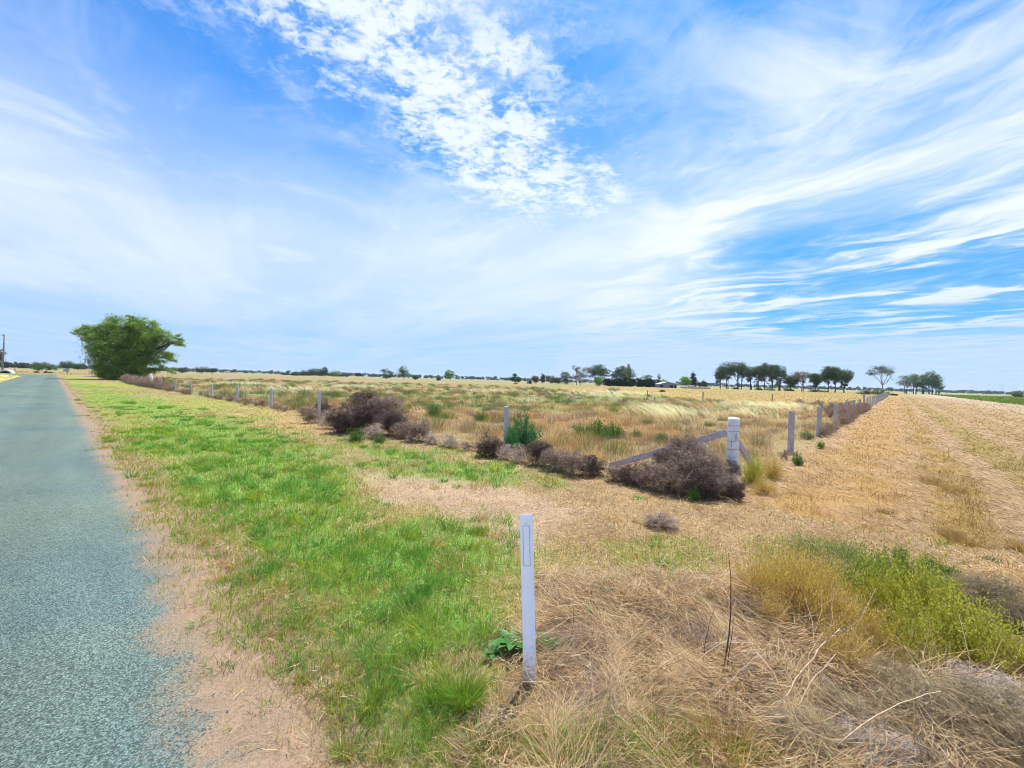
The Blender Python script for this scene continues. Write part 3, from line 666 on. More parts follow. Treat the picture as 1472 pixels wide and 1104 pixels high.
# gums in the row to the right of the farm
row = [(1035, 535, 7, 9, 250, 'dark green gum with a low narrow crown, leftmost of the long gum row'),
       (1044, 528, 9, 9, 246, 'tall gum with a lumpy crown, second from the left in the gum row'),
       (1059, 527, 11, 8, 242, 'tallest broad crowned gum in the left part of the gum row'),
       (1066, 530, 8, 7, 238, 'slim gum just right of the tallest crown of the row'),
       (1078, 533, 9, 7, 232, 'gum with bare forked trunk left of the dense middle crowns'),
       (1089, 531, 9, 9, 228, 'gum with a dark dense crown at the left of the joined middle crowns'),
       (1099, 530, 9, 9, 224, 'gum in the centre of the joined middle crowns of the row'),
       (1109, 531, 9, 9, 220, 'gum right of centre in the joined middle crowns of the row'),
       (1119, 533, 9, 9, 216, 'gum with a sloping right side closing the joined middle crowns'),
       (1136, 544, 8, 6, 211, 'short gum with a small crown left of the pinkish crown'),
       (1153, 538, 10, 6, 207, 'gum with a thin pinkish brown umbrella crown in the row'),
       (1172, 541, 8, 7, 203, 'dark bushy gum just right of the pinkish crown'),
       (1190, 534, 10, 9, 199, 'large dark gum near the right end of the gum row'),
       (1200, 535, 8, 8, 197, 'gum with slender trunk between the two last big crowns of the row'),
       (1213, 537, 9, 9, 195, 'gum with a rounded crown at the right end of the gum row')]
for (px, py, rx, ry, z, lab) in row:
    k = random.uniform
    pink = 'pinkish brown' in lab
    rx *= k(.82, 1.15); ry *= k(.85, 1.1); py += k(-.6, 1.2)
    lb = [(px + k(-1, 1), py + 1, rx, ry * .95, 1.3), (px - rx * .55, py + ry * .7, rx * .6, ry * .65), (px + rx * .55, py + ry * .7, rx * .6, ry * .65), (px + k(-3, 3), py + ry * 1.5, rx * .55, ry * .6, .7), (px + k(-5, 5), py + ry * 2.0, rx * .35, ry * .4, .5)]
    tree('gum_tree', lab, 'tree', px, z, lb, [(px, [0, 1, 2])] + ([(px + k(1.5, 3), [0, 3])] if k(0, 1) > .5 else []), 'pink' if pink else 'gum', n=4200 if not pink else 1800, leaf=.27, group='gum trees in a row beyond the gold paddock', bark=M_bark if not pink else M_gum, trunk_r=.22)
tree('gum_tree', 'lone umbrella crowned gum with pale fanned limbs beyond the end of the right fence', 'tree', 1268, 270,
     [(1265, 532, 14, 5.5, 1.4), (1253, 537, 5.5, 5), (1277, 535, 6, 5), (1264, 529, 9, 3.5), (1278, 545, 3.5, 2.5, .7)], [(1268, [0, 1, 2, 3, 4])], 'gum', n=2600, leaf=.28, bark=M_gum, trunk_r=.36)
gp = [(1302, 547, 11, 7, 262, 'grey green sparse gum at the left of the clump by the bare track', 'grey'), (1314, 546, 9, 8, 258, 'grey green gum second from the left in the clump by the bare track', 'soft'), (1326, 547, 9, 9, 255, 'grey green gum in the middle of the clump by the bare track', 'soft'), (1337, 543, 9, 9, 252, 'tallest grey green gum of the clump by the bare track', 'soft'), (1347, 548, 7.5, 9, 250, 'grey green gum at the right end of the clump by the bare track', 'soft')]
for (px, py, rx, ry, z, lab, kd) in gp:
    sp = .5 if kd == 'grey' else 1
    tree('gum_tree', lab, 'tree', px, z, [(px, py, rx, ry, sp), (px - rx * .4, py + ry * .7, rx * .7, ry * .6, sp), (px + rx * .4, py + ry * .8, rx * .6, ry * .6, sp), (px, py - ry * .7, rx * .5, ry * .4, sp)], [(px - 1, [0, 1]), (px + 2, [2, 3])], kd, n=int(3000 * sp), leaf=.26, group='gums in a clump by the bare track', trunk_r=.25)
# farm trees
T = lambda *a, **k: tree(*a, **k)
FG = 'trees around the farm sheds'
T('gum_tree', 'small dark round tree left of the tall pinkish gum by the farm', 'tree', 814, 205, [(812, 538, 6, 4.5), (816, 545, 7, 7), (809, 546, 5, 5, .6)], [(814, [0, 1, 2])], 'grey', n=1800, leaf=.25, group=FG)
T('gum_tree', 'tall open gum with pinkish grey crown at the left of the farm', 'tree', 831, 210, [(827, 530, 5, 5, .6), (834, 533, 7, 6, .6), (829, 540, 8, 7, .8), (838, 543, 8, 8, .8), (845, 532, 6, 5)], [(829, [0, 2]), (834, [1, 3, 4])], 'pink', n=2400, leaf=.25, bark=M_gum, group=FG)
T('gum_tree', 'large round dark crowned tree behind the bright green shrub', 'tree', 860, 214, [(860, 532, 11, 8, 1.4), (852, 538, 8, 7), (867, 536, 7, 6), (876, 537, 5, 5, .5)], [(860, [0, 1, 2])], 'gum', n=3600, leaf=.28, group=FG)
T('shrub', 'bright yellow green shrub at the left end of the dark hedge', 'shrub', 861, 200, [(861, 545, 6.5, 5), (861, 550, 5, 4)], [(861, [0, 1])], 'bright', n=1500, leaf=.25)
T('gum_tree', 'wide domed tree towering behind the dark hedge', 'tree', 897, 216, [(897, 537, 15, 8, 1.3), (888, 541, 9, 7), (906, 541, 7, 7), (893, 531, 8, 4)], [(893, [0, 1]), (898, [2, 3])], 'gum', n=4200, leaf=.28, group=FG)
T('conifer', 'narrow spire tree poking above the domed tree behind the hedge', 'tree', 903, 222, [(901, 530, 3, 7), (905, 532, 2.5, 6), (902, 540, 4, 8)], [(903, [0, 1, 2])], 'dark', n=1300, leaf=.25, group=FG)
T('gum_tree', 'small grey green tree between the thin mast and the shed', 'tree', 931, 212, [(931, 542, 6, 3), (928, 545, 6, 4)], [(931, [0, 1])], 'soft', n=800, leaf=.25, group=FG)
T('gum_tree', 'thin upright tree just left of the shed roof', 'tree', 947, 205, [(947, 543, 2.5, 5), (946, 549, 4, 5)], [(947, [0, 1])], 'dark', n=900, leaf=.22, group=FG)
T('shrub', 'low bright bush behind the left end of the shed', 'shrub', 953, 208, [(953, 549, 6, 3.5)], [(953, [0])], 'bright', n=900, leaf=.22)
T('shade_tree', 'round fresh green tree right of the shed', 'tree', 985, 200, [(984, 546, 7, 4.5), (985, 550, 8, 4.5)], [(985, [0, 1])], 'bright', n=2200, leaf=.24, group=FG)
T('conifer', 'dark cone shaped tree beside the round fresh green tree', 'tree', 996, 200, [(996, 539, 3.2, 4.5), (996, 545, 4.5, 5), (997, 551, 7, 5)], [(996, [0, 1, 2])], 'dark', n=2200, leaf=.24, group=FG)
T('shrub', 'dark green bush at the right end of the farm', 'shrub', 1013, 196, [(1012, 552, 6, 4), (1005, 553, 4, 3)], [(1013, [0, 1])], 'dark', n=1300, leaf=.24)
T('gum_tree', 'dark spiky topped tree standing alone in mid paddock', 'tree', 741, 166, [(741, 540, 3.5, 4), (741, 545, 8, 3.4, 1.4), (736, 546, 4, 3), (746, 546, 4, 3), (741, 549, 3, 3, .6)], [(741, [0, 1, 4])], 'dark', n=1700, leaf=.22)
T('shade_tree', 'small fresh green tree alone on the paddock left of centre', 'tree', 647, 285, [(646, 536, 6, 4), (648, 540, 5, 4), (643, 538, 4, 3)], [(647, [0, 1, 2])], 'bright', n=1300, leaf=.34)
T('gum_tree', 'left of two grey green trees on the paddock skyline', 'tree', 555, 300, [(553, 534, 6, 4), (560, 538, 5, 5), (555, 541, 7, 3)], [(555, [0, 1, 2])], 'gum', n=1400, leaf=.34, group='pair of trees on the paddock skyline')
T('gum_tree', 'right and taller of two grey green trees on the paddock skyline', 'tree', 580, 300, [(579, 531, 6, 5), (584, 536, 7, 5), (576, 538, 6, 5)], [(580, [0, 1, 2])], 'soft', n=1600, leaf=.34, group='pair of trees on the paddock skyline')
for px, py, rx, ry, z, lab, kd in ((597, 542.5, 4, 2.5, 260, 'tiny dark bush right of the taller skyline tree', 'dark'), (630, 544.5, 3, 2, 250, 'tiny dark bush left of the small fresh green tree', 'dark'), (481, 537, 8, 4, 330, 'round olive bush at the right end of the left treeline', 'soft'), (1463, 566.5, 7, 3.5, 230, 'dark round bush at the far right edge of the green paddock', 'gum')):
    T('bush', lab, 'bush', px, z, [(px, py, rx, ry, 1), (px + rx * .3, py + ry * .4, rx * .9, ry * .7)], [(px, [0])], kd, n=1200, leaf=.28, hollow=.2)
for px, py, rx, ry, z, lab in ((449, 533, 6, 4, 380, 'tall forked tree in the left treeline'), (460, 534, 7, 4, 370, 'low crowned tree right of the forked tree in the left treeline'), (467, 532, 4, 4, 370, 'slim tree beside the round olive bush'), (436, 536, 6, 3, 390, 'dark tree near the left end of the left treeline'), (424, 537, 5, 2.5, 400, 'smallest tree at the left end of the left treeline'), (515, 538, 4, 2, 400, 'thin low tree between the treeline and the skyline pair'), (290, 531, 9, 3, 330, 'flat topped dark tree far behind the leaning white post'), (263, 531, 7, 3, 320, 'dark round tree just right of the big roadside tree'), (305, 532, 6, 2.5, 330, 'low dark tree right of the flat topped one')):
    T('gum_tree', lab, 'tree', px, z, [(px, py, rx, ry), (px - rx * .4, py + ry * .7, rx * .6, ry * .7), (px + rx * .5, py + ry * .6, rx * .6, ry * .7)], [(px, [0, 1, 2])], 'distant', n=1100, leaf=.42, trunk_r=.3)
for px, py, rx, ry, z, lab in ((769, 544, 5, 3.5, 210, 'small grey green tree right of the grey shed'), (780, 542, 2.8, 5.5, 212, 'thin pale trunked tree left of the shrubbery'), (791, 544, 7, 4.5, 209, 'low grey tree left of the farm trees'), (800, 545, 6, 4, 207, 'dull grey bush beside the low grey tree')):
    T('gum_tree', lab, 'tree', px, z, [(px, py, rx, ry), (px + rx * .2, py + ry * .8, rx, ry * .7)], [(px, [0, 1])], 'grey', n=1200, leaf=.26, bark=M_gum, group=FG)
# left, beyond the side road
T('gum_tree', 'tall dull crown cut by the left edge behind the power pole', 'tree', -2, 170, [(-2, 507, 6, 5), (1, 512, 4, 5), (-5, 515, 6, 6)], [(-2, [0, 1, 2])], 'grey', n=1500, leaf=.25)
T('shade_tree', 'low spreading green tree beyond the end of the road', 'tree', 64, 150, [(64, 526, 12, 4.5, 1.2), (54, 528, 7, 4), (75, 528, 7, 4)], [(62, [0, 1]), (66, [2])], 'soft', n=3000, leaf=.2)
for px, py, rx, ry, z, lab in ((96, 524, 9, 4.5, 240, 'domed dark tree above the grey sign board'), (112, 526, 8, 4, 245, 'flat topped dark tree between the dome and the big roadside tree')):
    T('gum_tree', lab, 'tree', px, z, [(px, py, rx, ry), (px + rx * .4, py + ry * .6, rx * .8, ry * .6), (px - rx * .5, py + ry * .7, rx * .6, ry * .5)], [(px, [0, 1, 2])], 'gum', n=2200, leaf=.28)

# hedge
def hedge():
    z = 203; x0, y0 = atz(905, z); k = z / F; gy = HY(905) + F * CAMH / z
    LB = []
    for px in np.arange(870, 942, 4.6):
        top = 543.5 + 1.2 * math.sin(px) + .5 * random.random()
        LB += [((px - 905) * k, 0, (gy - 550) * k, 3.1 * k, 1.1, 4.6 * k, 1), ((px - 905) * k, 0, (gy - top - 2.5) * k, 2.4 * k, .9, 2.8 * k, .6), ((px - 905) * k, 0, (gy - 554) * k, 3.2 * k, 1.1, 2 * k, 1)]
    V, Fc, C = leaf_cloud(LB, 15000, .3, *KIND['cypress'], hollow=.3)
    o = link_mesh('hedge', np_mesh('hedge', V, Fc, C), M_leaf, None, (x0, y0, gzp(x0, y0)))
    tag(o, 'tall blackish green clipped conifer hedge left of the farm shed', 'hedge')
hedge()
# low dark shrubs near the far end of the right fence and under the gum row
for px, w_, z, lab in ((1244, 11, 150, 'flat dark shrub left of the lone umbrella gum trunk'), (1268, 12, 155, 'flat dark shrub at the foot of the lone umbrella gum'), (1285, 4, 140, 'small dark shrub where the right fence ends'), (1058, 5, 225, 'dark shrub under the tallest broad gum'), (1090, 5, 210, 'dark shrub under the joined middle crowns'), (1107, 8, 205, 'grey green shrub under the right of the joined crowns'), (1135, 8, 198, 'low shrub under the short gum'), (1172, 8, 190, 'dark shrub under the bushy gum right of the pinkish crown'), (1184, 5, 188, 'grey shrub left of the last big gum trunks'),
                       (952, 4, 90, 'small dark bush on the gold paddock right of the left thin post'), (51, 3, 112, 'small dark bush left of the road end'), (67, 3, 112, 'small dark bush in the middle of the road end'), (73, 2, 112, 'tiny dark bush right of centre at the road end')):
    T('bush', lab, 'bush', px, z, [(px, HY(px) + F * CAMH / z - w_ * .22, w_, max(1.3, w_ * .26))], [(px, [0])], 'dark' if 'grey' not in lab else 'soft', n=700, leaf=.2 if z > 120 else .1, hollow=.1, group=None)
# far treelines, one mass each
def far_line(name, px0, px1, z, hpx, kind, n, lab_seed):
    xs = np.linspace(px0, px1, n); V = []; F_ = []; C = []; k0 = 0
    LB = []; pts = [atz(p, z * (1 + .1 * random.random())) for p in xs]; k = z / F
    for i, (a, b) in enumerate(pts):
        hh = hpx * k * (.62 + .6 * float(fbm(np.array([xs[i]]), np.array([lab_seed * 7.7]), 14, 4, lab_seed)[0]))
        LB.append((a, b, hh * .5, (px1 - px0) / n * k * 1.1, (px1 - px0) / n * k, hh * .55, 1 / max(hh, .1)))
    v, f, c = leaf_cloud(LB, n * 80, hpx * k * .26, *KIND[kind], hollow=.0)
    v[:, 2] = np.maximum(v[:, 2], 0)
    tag(link_mesh(name, np_mesh(name, v, f, c), M_leaf), 'dark low line of distant trees along the horizon', 'treeline', kind='stuff')
far_line('distant_treeline', -60, 1560, 900, 5.2, 'distant', 520, 1)
far_line('distant_treeline', -30, 62, 330, 8.5, 'distant', 60, 2)
far_line('distant_treeline', 405, 500, 460, 4.5, 'distant', 60, 3)

# ---------------------------------------------------------------- farm buildings, mast, pole
def shed():
    z = 198; x0, y0 = atz(961, z); k = z / F; root = empty('farm_house', (x0, y0, gzp(x0, y0))); tag(root, 'low farm house with pale iron gable roof right of the dark hedge', 'house')
    m = MB(); m.box((-.6, 2.5, .65), (8.6, 5, 1.5)); m.build('wall', M_wall, root)
    for xx, ww in ((-3.2, 1.3), (1.4, 1.6), (3.0, .8)):
        q = MB(); q.box((xx, -.02, .62), (ww, .06, 1.1)); q.build('opening', M_dark, root)
    r_ = MB()
    ap = (-.9, 2.6); le = (-4.6, 1.5); re = (6.0, 1.25); t = .12
    for (a, b) in ((le, ap), (ap, re)):
        v = [(a[0], -.6, a[1]), (b[0], -.6, b[1]), (b[0], 5.6, b[1]), (a[0], 5.6, a[1])]; v += [(p[0], p[1], p[2] + t) for p in v]
        r_.add(v, [(3, 2, 1, 0), (4, 5, 6, 7), (0, 1, 5, 4), (1, 2, 6, 5), (2, 3, 7, 6), (3, 0, 4, 7)])
    r_.build('roof', M_roof, root)
    g = MB(); v = [(-4.4, -.005, 1.42), (5.2, -.005, 1.42), (-.9, -.005, 2.55), (-4.4, .2, 1.42), (5.2, .2, 1.42), (-.9, .2, 2.55)]; g.add(v, [(0, 1, 2), (5, 4, 3), (0, 3, 4, 1), (1, 4, 5, 2), (2, 5, 3, 0)]); g.build('gable', M_wall, root)
    for xx in (2.2, 3.9, 5.3): p = MB(); p.box((xx, -.45, .62), (.12, .12, 1.24)); p.build('veranda_post', M_post, root)
    x0, y0 = atz(1000, 192); root = empty('brick_wall', (x0, y0, gzp(x0, y0))); tag(root, 'long low pinkish brick wall with pale top right of the farm house', 'wall')
    q = MB(); q.box((0, 0, .3), (13, .3, .6)); q.build('brickwork', M_pink, root); q = MB(); q.box((0, 0, .66), (13.1, .42, .12)); q.build('coping', M_cap, root)
    x0, y0 = atz(993, 196); root = empty('garden_shed', (x0, y0, gzp(x0, y0))); tag(root, 'tiny white shed behind the pinkish brick wall', 'shed')
    q = MB(); q.box((0, 0, .7), (2.2, 1.8, 1.4)); q.build('wall', M_white, root); q = MB(); q.box((0, 0, 1.45), (2.5, 2.1, .12)); q.build('roof', M_roof, root); q = MB(); q.box((.4, -.92, .55), (.6, .05, 1.1)); q.build('door', M_greyshed, root)
    x0, y0 = atz(761, 215); root = empty('iron_shed', (x0, y0, gzp(x0, y0))); tag(root, 'small grey iron shed right of the lone dark spiky tree', 'shed')
    q = MB(); q.box((0, 0, .9), (2.6, 3, 1.8)); q.build('wall', M_greyshed, root); q = MB(); q.box((0, 0, 1.88), (3, 3.4, .14)); q.build('roof', M_roof, root)
    q = MB(); q.box((.2, -1.53, .75), (.9, .06, 1.5)); q.build('door', M_dark, root)
    x0, y0 = atz(923.5, 215); q = MB(); q.tube([(0, 0, -.2), (0, 0, 3), (0, 0, 6.6)], [.09, .07, .05], 6); q.tube([(-.5, 0, 6.3), (.5, 0, 6.3)], .03, 5)
    tag(q.build('mast', M_pole, None, loc=(x0, y0, gzp(x0, y0))), 'thin aerial mast rising above the dark hedge', 'mast')
shed()
def pole():
    z = 103; x0, y0 = atz(3, z); root = empty('power_pole', (x0, y0, gzp(x0, y0))); tag(root, 'tall grey power pole leaning slightly right at the left edge', 'power pole')
    q = MB(); q.tube([(0, 0, -.3), (.25, 0, 4.5), (.42, 0, 9.1)], [.2, .17, .13], 10); q.build('pole', M_pole, root, True)
    q = MB(); q.box((.42, -.18, 8.75), (.5, .12, .12)); q.build('crossarm', M_pole, root)
    for dx in (-.18, .18): q = MB(); q.tube([(.42 + dx, -.18, 8.8), (.42 + dx, -.18, 9.0)], .05, 6); q.build('insulator', M_greyshed, root)
    q = MB(); pts = [Vector((.42, 0, 8.95)) + Vector((-60, 4, 0)) * t + Vector((0, 0, -2.5 * 4 * t * (1 - t))) for t in [i / 8 for i in range(9)]]; q.tube(pts, .018, 4); q.build('wire', M_wire, root)
    # arched headwall beside it
    x0, y0 = atz(8, 92); root = empty('culvert_headwall', (x0, y0, gzp(x0, y0))); tag(root, 'white arched concrete headwall low in the grass by the power pole', 'culvert')
    q = MB(); n = 16; outer_ = [(1.55 * math.cos(math.pi * i / n), .78 * math.sin(math.pi * i / n)) for i in range(n + 1)]; inner = [(1.25 * math.cos(math.pi * i / n), .50 * math.sin(math.pi * i / n)) for i in range(n + 1)]
    for i in range(n):
        a, b, c, d = outer_[i], outer_[i + 1], inner[i + 1], inner[i]; v = [(p[0], yy, p[1]) for yy in (-.2, .5) for p in (a, b, c, d)]
        q.add(v, [(0, 1, 2, 3), (7, 6, 5, 4), (0, 4, 5, 1), (2, 6, 7, 3)])
    q.build('arch', M_concrete, root)
    q = MB(); v = [(p[0] * 1.0, .1, p[1]) for p in inner]; v2 = [(p[0], .4, p[1]) for p in inner]; m_ = len(v); q.add(v + v2, [tuple(range(m_)), tuple(range(2 * m_ - 1, m_ - 1, -1))]); q.build('opening', M_dark, root)
    # sign seen from behind
    x0, y0 = atz(96.5, 96); root = empty('road_sign', (x0, y0, gzp(x0, y0))); tag(root, 'low grey sign board on a short post at the far end of the road', 'sign')
    q = MB(); q.box((-.2, 0, 1.0), (1.35, .03, .62)); q.build('sign_board', M_greyshed, root, bevel=.01)
    q = MB(); q.tube([(0, .05, -.2), (0, .05, 1.1)], .045, 8); q.build('post', M_post3, root, True)
    q = MB(); x0, y0 = atz(21.5, 112); q.tube([(0, 0, -.2), (0, 0, .55), (0, 0, 1.0)], [.09, .085, .08], 8); q.box((0, -.09, .82), (.12, .02, .1))
    tag(q.build('bollard', M_post3, None, loc=(x0, y0, gzp(x0, y0))), 'short brown post right of the white arched headwall', 'post')
pole()

# ---------------------------------------------------------------- guide post
def guide_post():
    x0, y0 = at(762, 984); root = empty('guide_post', (x0, y0, 0)); tag(root, 'white plastic roadside guide post standing alone in the foreground', 'guide post')
    root.rotation_euler = (R(1.0), R(-2.9), -math.atan2(x0, y0))
    h, hw, t = .905, .0335, .004; n = 9; lean = 0
    prof = [(-hw + 2 * hw * i / (n - 1), -.0075 * (1 - (2 * i / (n - 1) - 1) ** 2)) for i in range(n)]       # slightly bowed blade
    m = MB(); zs = [-.25, 0, .3, .6, h - .004, h]
    v = []
    for zz in zs:
        s_ = 1 if zz < h - .002 else .97
        v += [(p[0] * s_, p[1], zz) for p in prof] + [(p[0] * s_, p[1] + t, zz) for p in reversed(prof)]
    k = 2 * n; f = [(a * k + i, a * k + (i + 1) % k, (a + 1) * k + (i + 1) % k, (a + 1) * k + i) for a in range(len(zs) - 1) for i in range(k)]
    f += [tuple(range((len(zs) - 1) * k, len(zs) * k)), tuple(range(k - 1, -1, -1))]
    m.add(v, f); m.build('post_blade', M_white2, root)
    # moulded outline of the reflector seat
    g = MB(); yf = -.0083; l, r_, z0, z1 = -.0185, .0155, .635, .845; w_ = .0022
    for c, s_ in (((l, yf + .0012, (z0 + z1) / 2), (w_, .0022, z1 - z0)), ((r_, yf + .0012, (z0 + z1) / 2), (w_, .0022, z1 - z0)), (((l + r_) / 2, yf + .0003, z0), (r_ - l - w_, .0022, w_)), (((l + r_) / 2, yf + .0003, z1), (r_ - l - w_, .0022, w_)), ((-.002, yf + .0003, .858), (.005, .0022, .005))): g.box(c, s_)
    g.build('reflector_outline', pmat('soft_moulded_line', (.34, .37, .44), .6), root)
guide_post()

# ---------------------------------------------------------------- fences
def fence(name, label, line, posts, mat, wires=(.25, .5, .75, .95), size=.055, square=False):
    """line: function d -> (x,y); posts: list of (d, height, lean, label)"""
    x0, y0 = line(posts[0][0]); root = empty(name, (x0, y0, 0)); tag(root, label, 'fence')
    for d, h, ln, lab in posts:
        x, y = line(d); m = MB()
        if square:
            m.box((0, 0, h / 2 - .15), (size * 2, size * 2, h + .3), taper=.93)
        else: m.tube([(0, 0, -.3), (ln * .5, 0, h * .5), (ln, ln * .2, h)], [size * 1.05, size, size * .95], 10)
        q = m.build('fence_post', mat, root, False, (x - x0, y - y0, gzp(x, y)), bevel=.006 if square else 0)
        q.rotation_euler = (0, 0, random.uniform(-.3, .3) if not square else 0.0)
        if lab: q['label'] = lab
    if wires:
        for hz_ in wires:
            m = MB()
            for a, b in zip(posts[:-1], posts[1:]):
                pa, pb = line(a[0]), line(b[0]); pm = [(pa[i] + pb[i]) / 2 for i in (0, 1)]
                k = max(1, math.hypot(*pa) / 40)
                m.tube([(pa[0] - x0, pa[1] - y0, gzp(*pa) + hz_ * min(a[1], 1)), (pm[0] - x0, pm[1] - y0, hz_ * .98 - .015), (pb[0] - x0, pb[1] - y0, gzp(*pb) + hz_ * min(b[1], 1))], .0016, 4, False)
            m.build('wire', M_wire, root)
lp = []
ru = random.uniform
for i in range(1, 13):
    s_ = S0 + 4.87 * i; lab = None; ln = ru(-.05, .05); h = .97 if i < 3 else .92 + ru(-.05, .06)
    if i == 1: ln = -.01
    lp.append((s_, h, ln, lab))
fence('wire_fence', 'left paddock fence of small pale posts running towards the big roadside tree', lambda d: from_st(d, T0), lp, M_post1, size=.056)
lean = MB(); xx, yy = from_st(48, T0 - .25); lean.tube([(0, 0, -.2), (.12, 0, .5), (-.35, 0, 1.25)][::1] and [(0.22, 0, -.2), (0, 0, .55), (-.24, 0, 1.25)], [.10, .10, .10], 8)
rootp = empty('leaning_post', (xx, yy, 0)); tag(rootp, 'whitish post leaning left out of the scrub before the big roadside tree', 'post')
lean.build('post_shaft', M_post, rootp)
rp = []
for i in range(1, 28):
    h = 1.0 + ru(-.04, .04); rp.append((T0 + 5.02 * i, h if i != 7 else 1.25, 0, 'thicker and taller end post' if i == 7 else None))
fence('wire_fence', 'right paddock fence of square grey posts running to the lone gum', lambda d: from_st(S0, d), rp, M_post2, size=.052, square=True)
ip = [(at(930, 575)), (at(941, 576)), (at(1010, 580)), (at(1110, 580))]
for (px, py), h, lab in (((930, 575), .95, 'left of the two thin taller posts at the edge of the gold paddock'), ((941, 577), .55, 'short stub post beside the left thin post at the gold paddock'), ((1010, 580), 1.0, 'thin timber post at the gold paddock edge left of the white corner post'), ((1110, 581), .95, 'thin timber post behind the pale seed grass right of the white corner post')):
    x, y = at(px, py); m = MB(); m.tube([(0, 0, -.3), (.01, 0, h * .5), (.02, 0, h)], [.055, .05, .045], 8); tag(m.build('paddock_post', M_post3, None, loc=(x, y, gzp(x, y))), lab, 'post', 'thin posts along the gold paddock')

def corner_post():
    x0, y0 = from_st(S0, T0); root = empty('corner_post', (x0, y0, gzp(x0, y0))); tag(root, 'thick white painted strainer post with two slanting braces at the fence corner', 'fence post')
    m = MB(); m.tube([(0, 0, -.4), (0, 0, .2), (.0, 0, .6), (.0, 0, 1.08), (.0, 0, 1.112)], [.094, .092, .089, .087, .076], 20); o = m.build('post_shaft', M_post, root, True)
    for zz in (.34, .50, .62, .75, .90, .99):
        w_ = MB(); n = 20; pts = [(.0895 * math.cos(2 * math.pi * i / n), .0895 * math.sin(2 * math.pi * i / n), zz + .006 * math.sin(i * .9)) for i in range(n + 1)]
        w_.tube(pts, .0028, 5); w_.build('wire_wrap', M_engr, root)
    g = MB(); g.box((-.0, -.0895, .80), (.04, .006, .07)); g.build('number_tag', pmat('green_tag', (.42, .52, .44), .7), root)
    for ds, L, z0, z1 in (((US[0], US[1]), 2.15, .87, .02), ((VT[0], VT[1]), 1.65, .80, -.02)):
        d = Vector((ds[0], ds[1], 0)); a = d * .09 + Vector((0, 0, z0)); b = d * L + Vector((0, 0, z1)); ax = (b - a).normalized(); sd = ax.cross(Vector((0, 0, 1))).normalized(); upv = sd.cross(ax)
        rot = Matrix((ax, sd, upv)).transposed(); q = MB(); q.box((a + b) / 2, ((b - a).length, .05, .105), rot); q.build('brace', M_brace, root, bevel=.004)
corner_post()

# ---------------------------------------------------------------- tumbleweeds
def weed_mesh(name, n1, n2, n3, thick, cols, seed, flat=.8, curl=1.0):
    """unit radius tangle: stems from the root crown, side branches, fine curled twigs"""
    g = np.random.default_rng(seed); P_ = []; Wd = []; C = []
    def curve(p0, d, L, k, cv):
        pts = [p0]; p = p0.copy(); v = d.copy()
        for i in range(k - 1):
            v = v + g.normal(size=v.shape) * cv; v /= np.linalg.norm(v, axis=1, keepdims=True)
            p = p + v * (L / (k - 1)); r_ = np.linalg.norm(p, axis=1, keepdims=True); v = v - np.where(r_ > .78, 1.1 * (p / (r_ + 1e-6)) * np.clip((v * p).sum(1, keepdims=True) / (r_ + 1e-6), 0, 1), 0)
            pts.append(p)
        return np.stack(pts, 1), v
    d = g.normal(size=(n1, 3)); d /= np.linalg.norm(d, axis=1, keepdims=True)
    o0 = g.normal(size=(n1, 3)) * .12
    A, va = curve(o0, d, (.7 + .25 * g.random((n1, 1))), 6, .22 * curl)
    i = g.integers(0, n1, n2); j = g.integers(1, 6, n2); b0 = A[i, j]; dv = d[i] + g.normal(size=(n2, 3)) * .75; dv /= np.linalg.norm(dv, axis=1, keepdims=True)
    B, vb = curve(b0, dv, (.22 + .35 * g.random((n2, 1))), 5, .35 * curl)
    i = g.integers(0, n2, n3); j = g.integers(1, 5, n3); c0 = B[i, j]; rr = c0 / (np.linalg.norm(c0, axis=1, keepdims=True) + 1e-6)
    dv = rr * .8 + g.normal(size=(n3, 3)) * .7; dv /= np.linalg.norm(dv, axis=1, keepdims=True)
    Cc, vc = curve(c0, dv, (.08 + .16 * g.random((n3, 1))), 4, .5 * curl)
    out = []; k = 0
    for Q, w0, w1, sides, n in ((A, 2.6, 1.4, 3, n1), (B, 1.5, .8, 3, n2), (Cc, 1.0, .45, 2, n3)):
        K = Q.shape[1]; Wd = np.tile(np.linspace(w0, w1, K) * thick, (n, 1)) * (.6 + .8 * g.random((n, 1)))
        ci = g.integers(0, len(cols), n); col = np.array(cols)[ci] * (.7 + .6 * g.random((n, 1)))
        out.append(strands(Q, Wd, col, sides))
    V = []; Fs = []; C = []
    for v, f, c in out: V.append(v); Fs.append(f + k); C.append(c); k += len(v)
    V = np.concatenate(V); V[:, 2] *= flat
    me = np_mesh(name, V, np.concatenate(Fs), np.concatenate(C)); me.materials.append(M_twig); return me
TW = [c_(.245, .172, .13), c_(.155, .106, .082), c_(.38, .27, .19), c_(.56, .44, .34)]
TWD = [c_(.145, .098, .078), c_(.09, .059, .048), c_(.235, .165, .13)]
TWL = [c_(.54, .43, .33), c_(.40, .30, .22), c_(.27, .19, .14), c_(.66, .57, .47)]
TWP = [c_(.38, .265, .185), c_(.25, .17, .115), c_(.48, .36, .26)]
PR = {'dark': [weed_mesh('tumbleweed', 70, 900, 7000, .011, TWD, 100 + i) for i in range(3)],
      'mid': [weed_mesh('tumbleweed', 60, 800, 5600, .010, TW, 110 + i) for i in range(3)],
      'pale': [weed_mesh('tumbleweed', 50, 450, 2200, .010, TWL, 120 + i, curl=1.2) for i in range(2)],
      'far': [weed_mesh('tumbleweed', 30, 260, 1500, .020, TWP, 130 + i) for i in range(3)]}
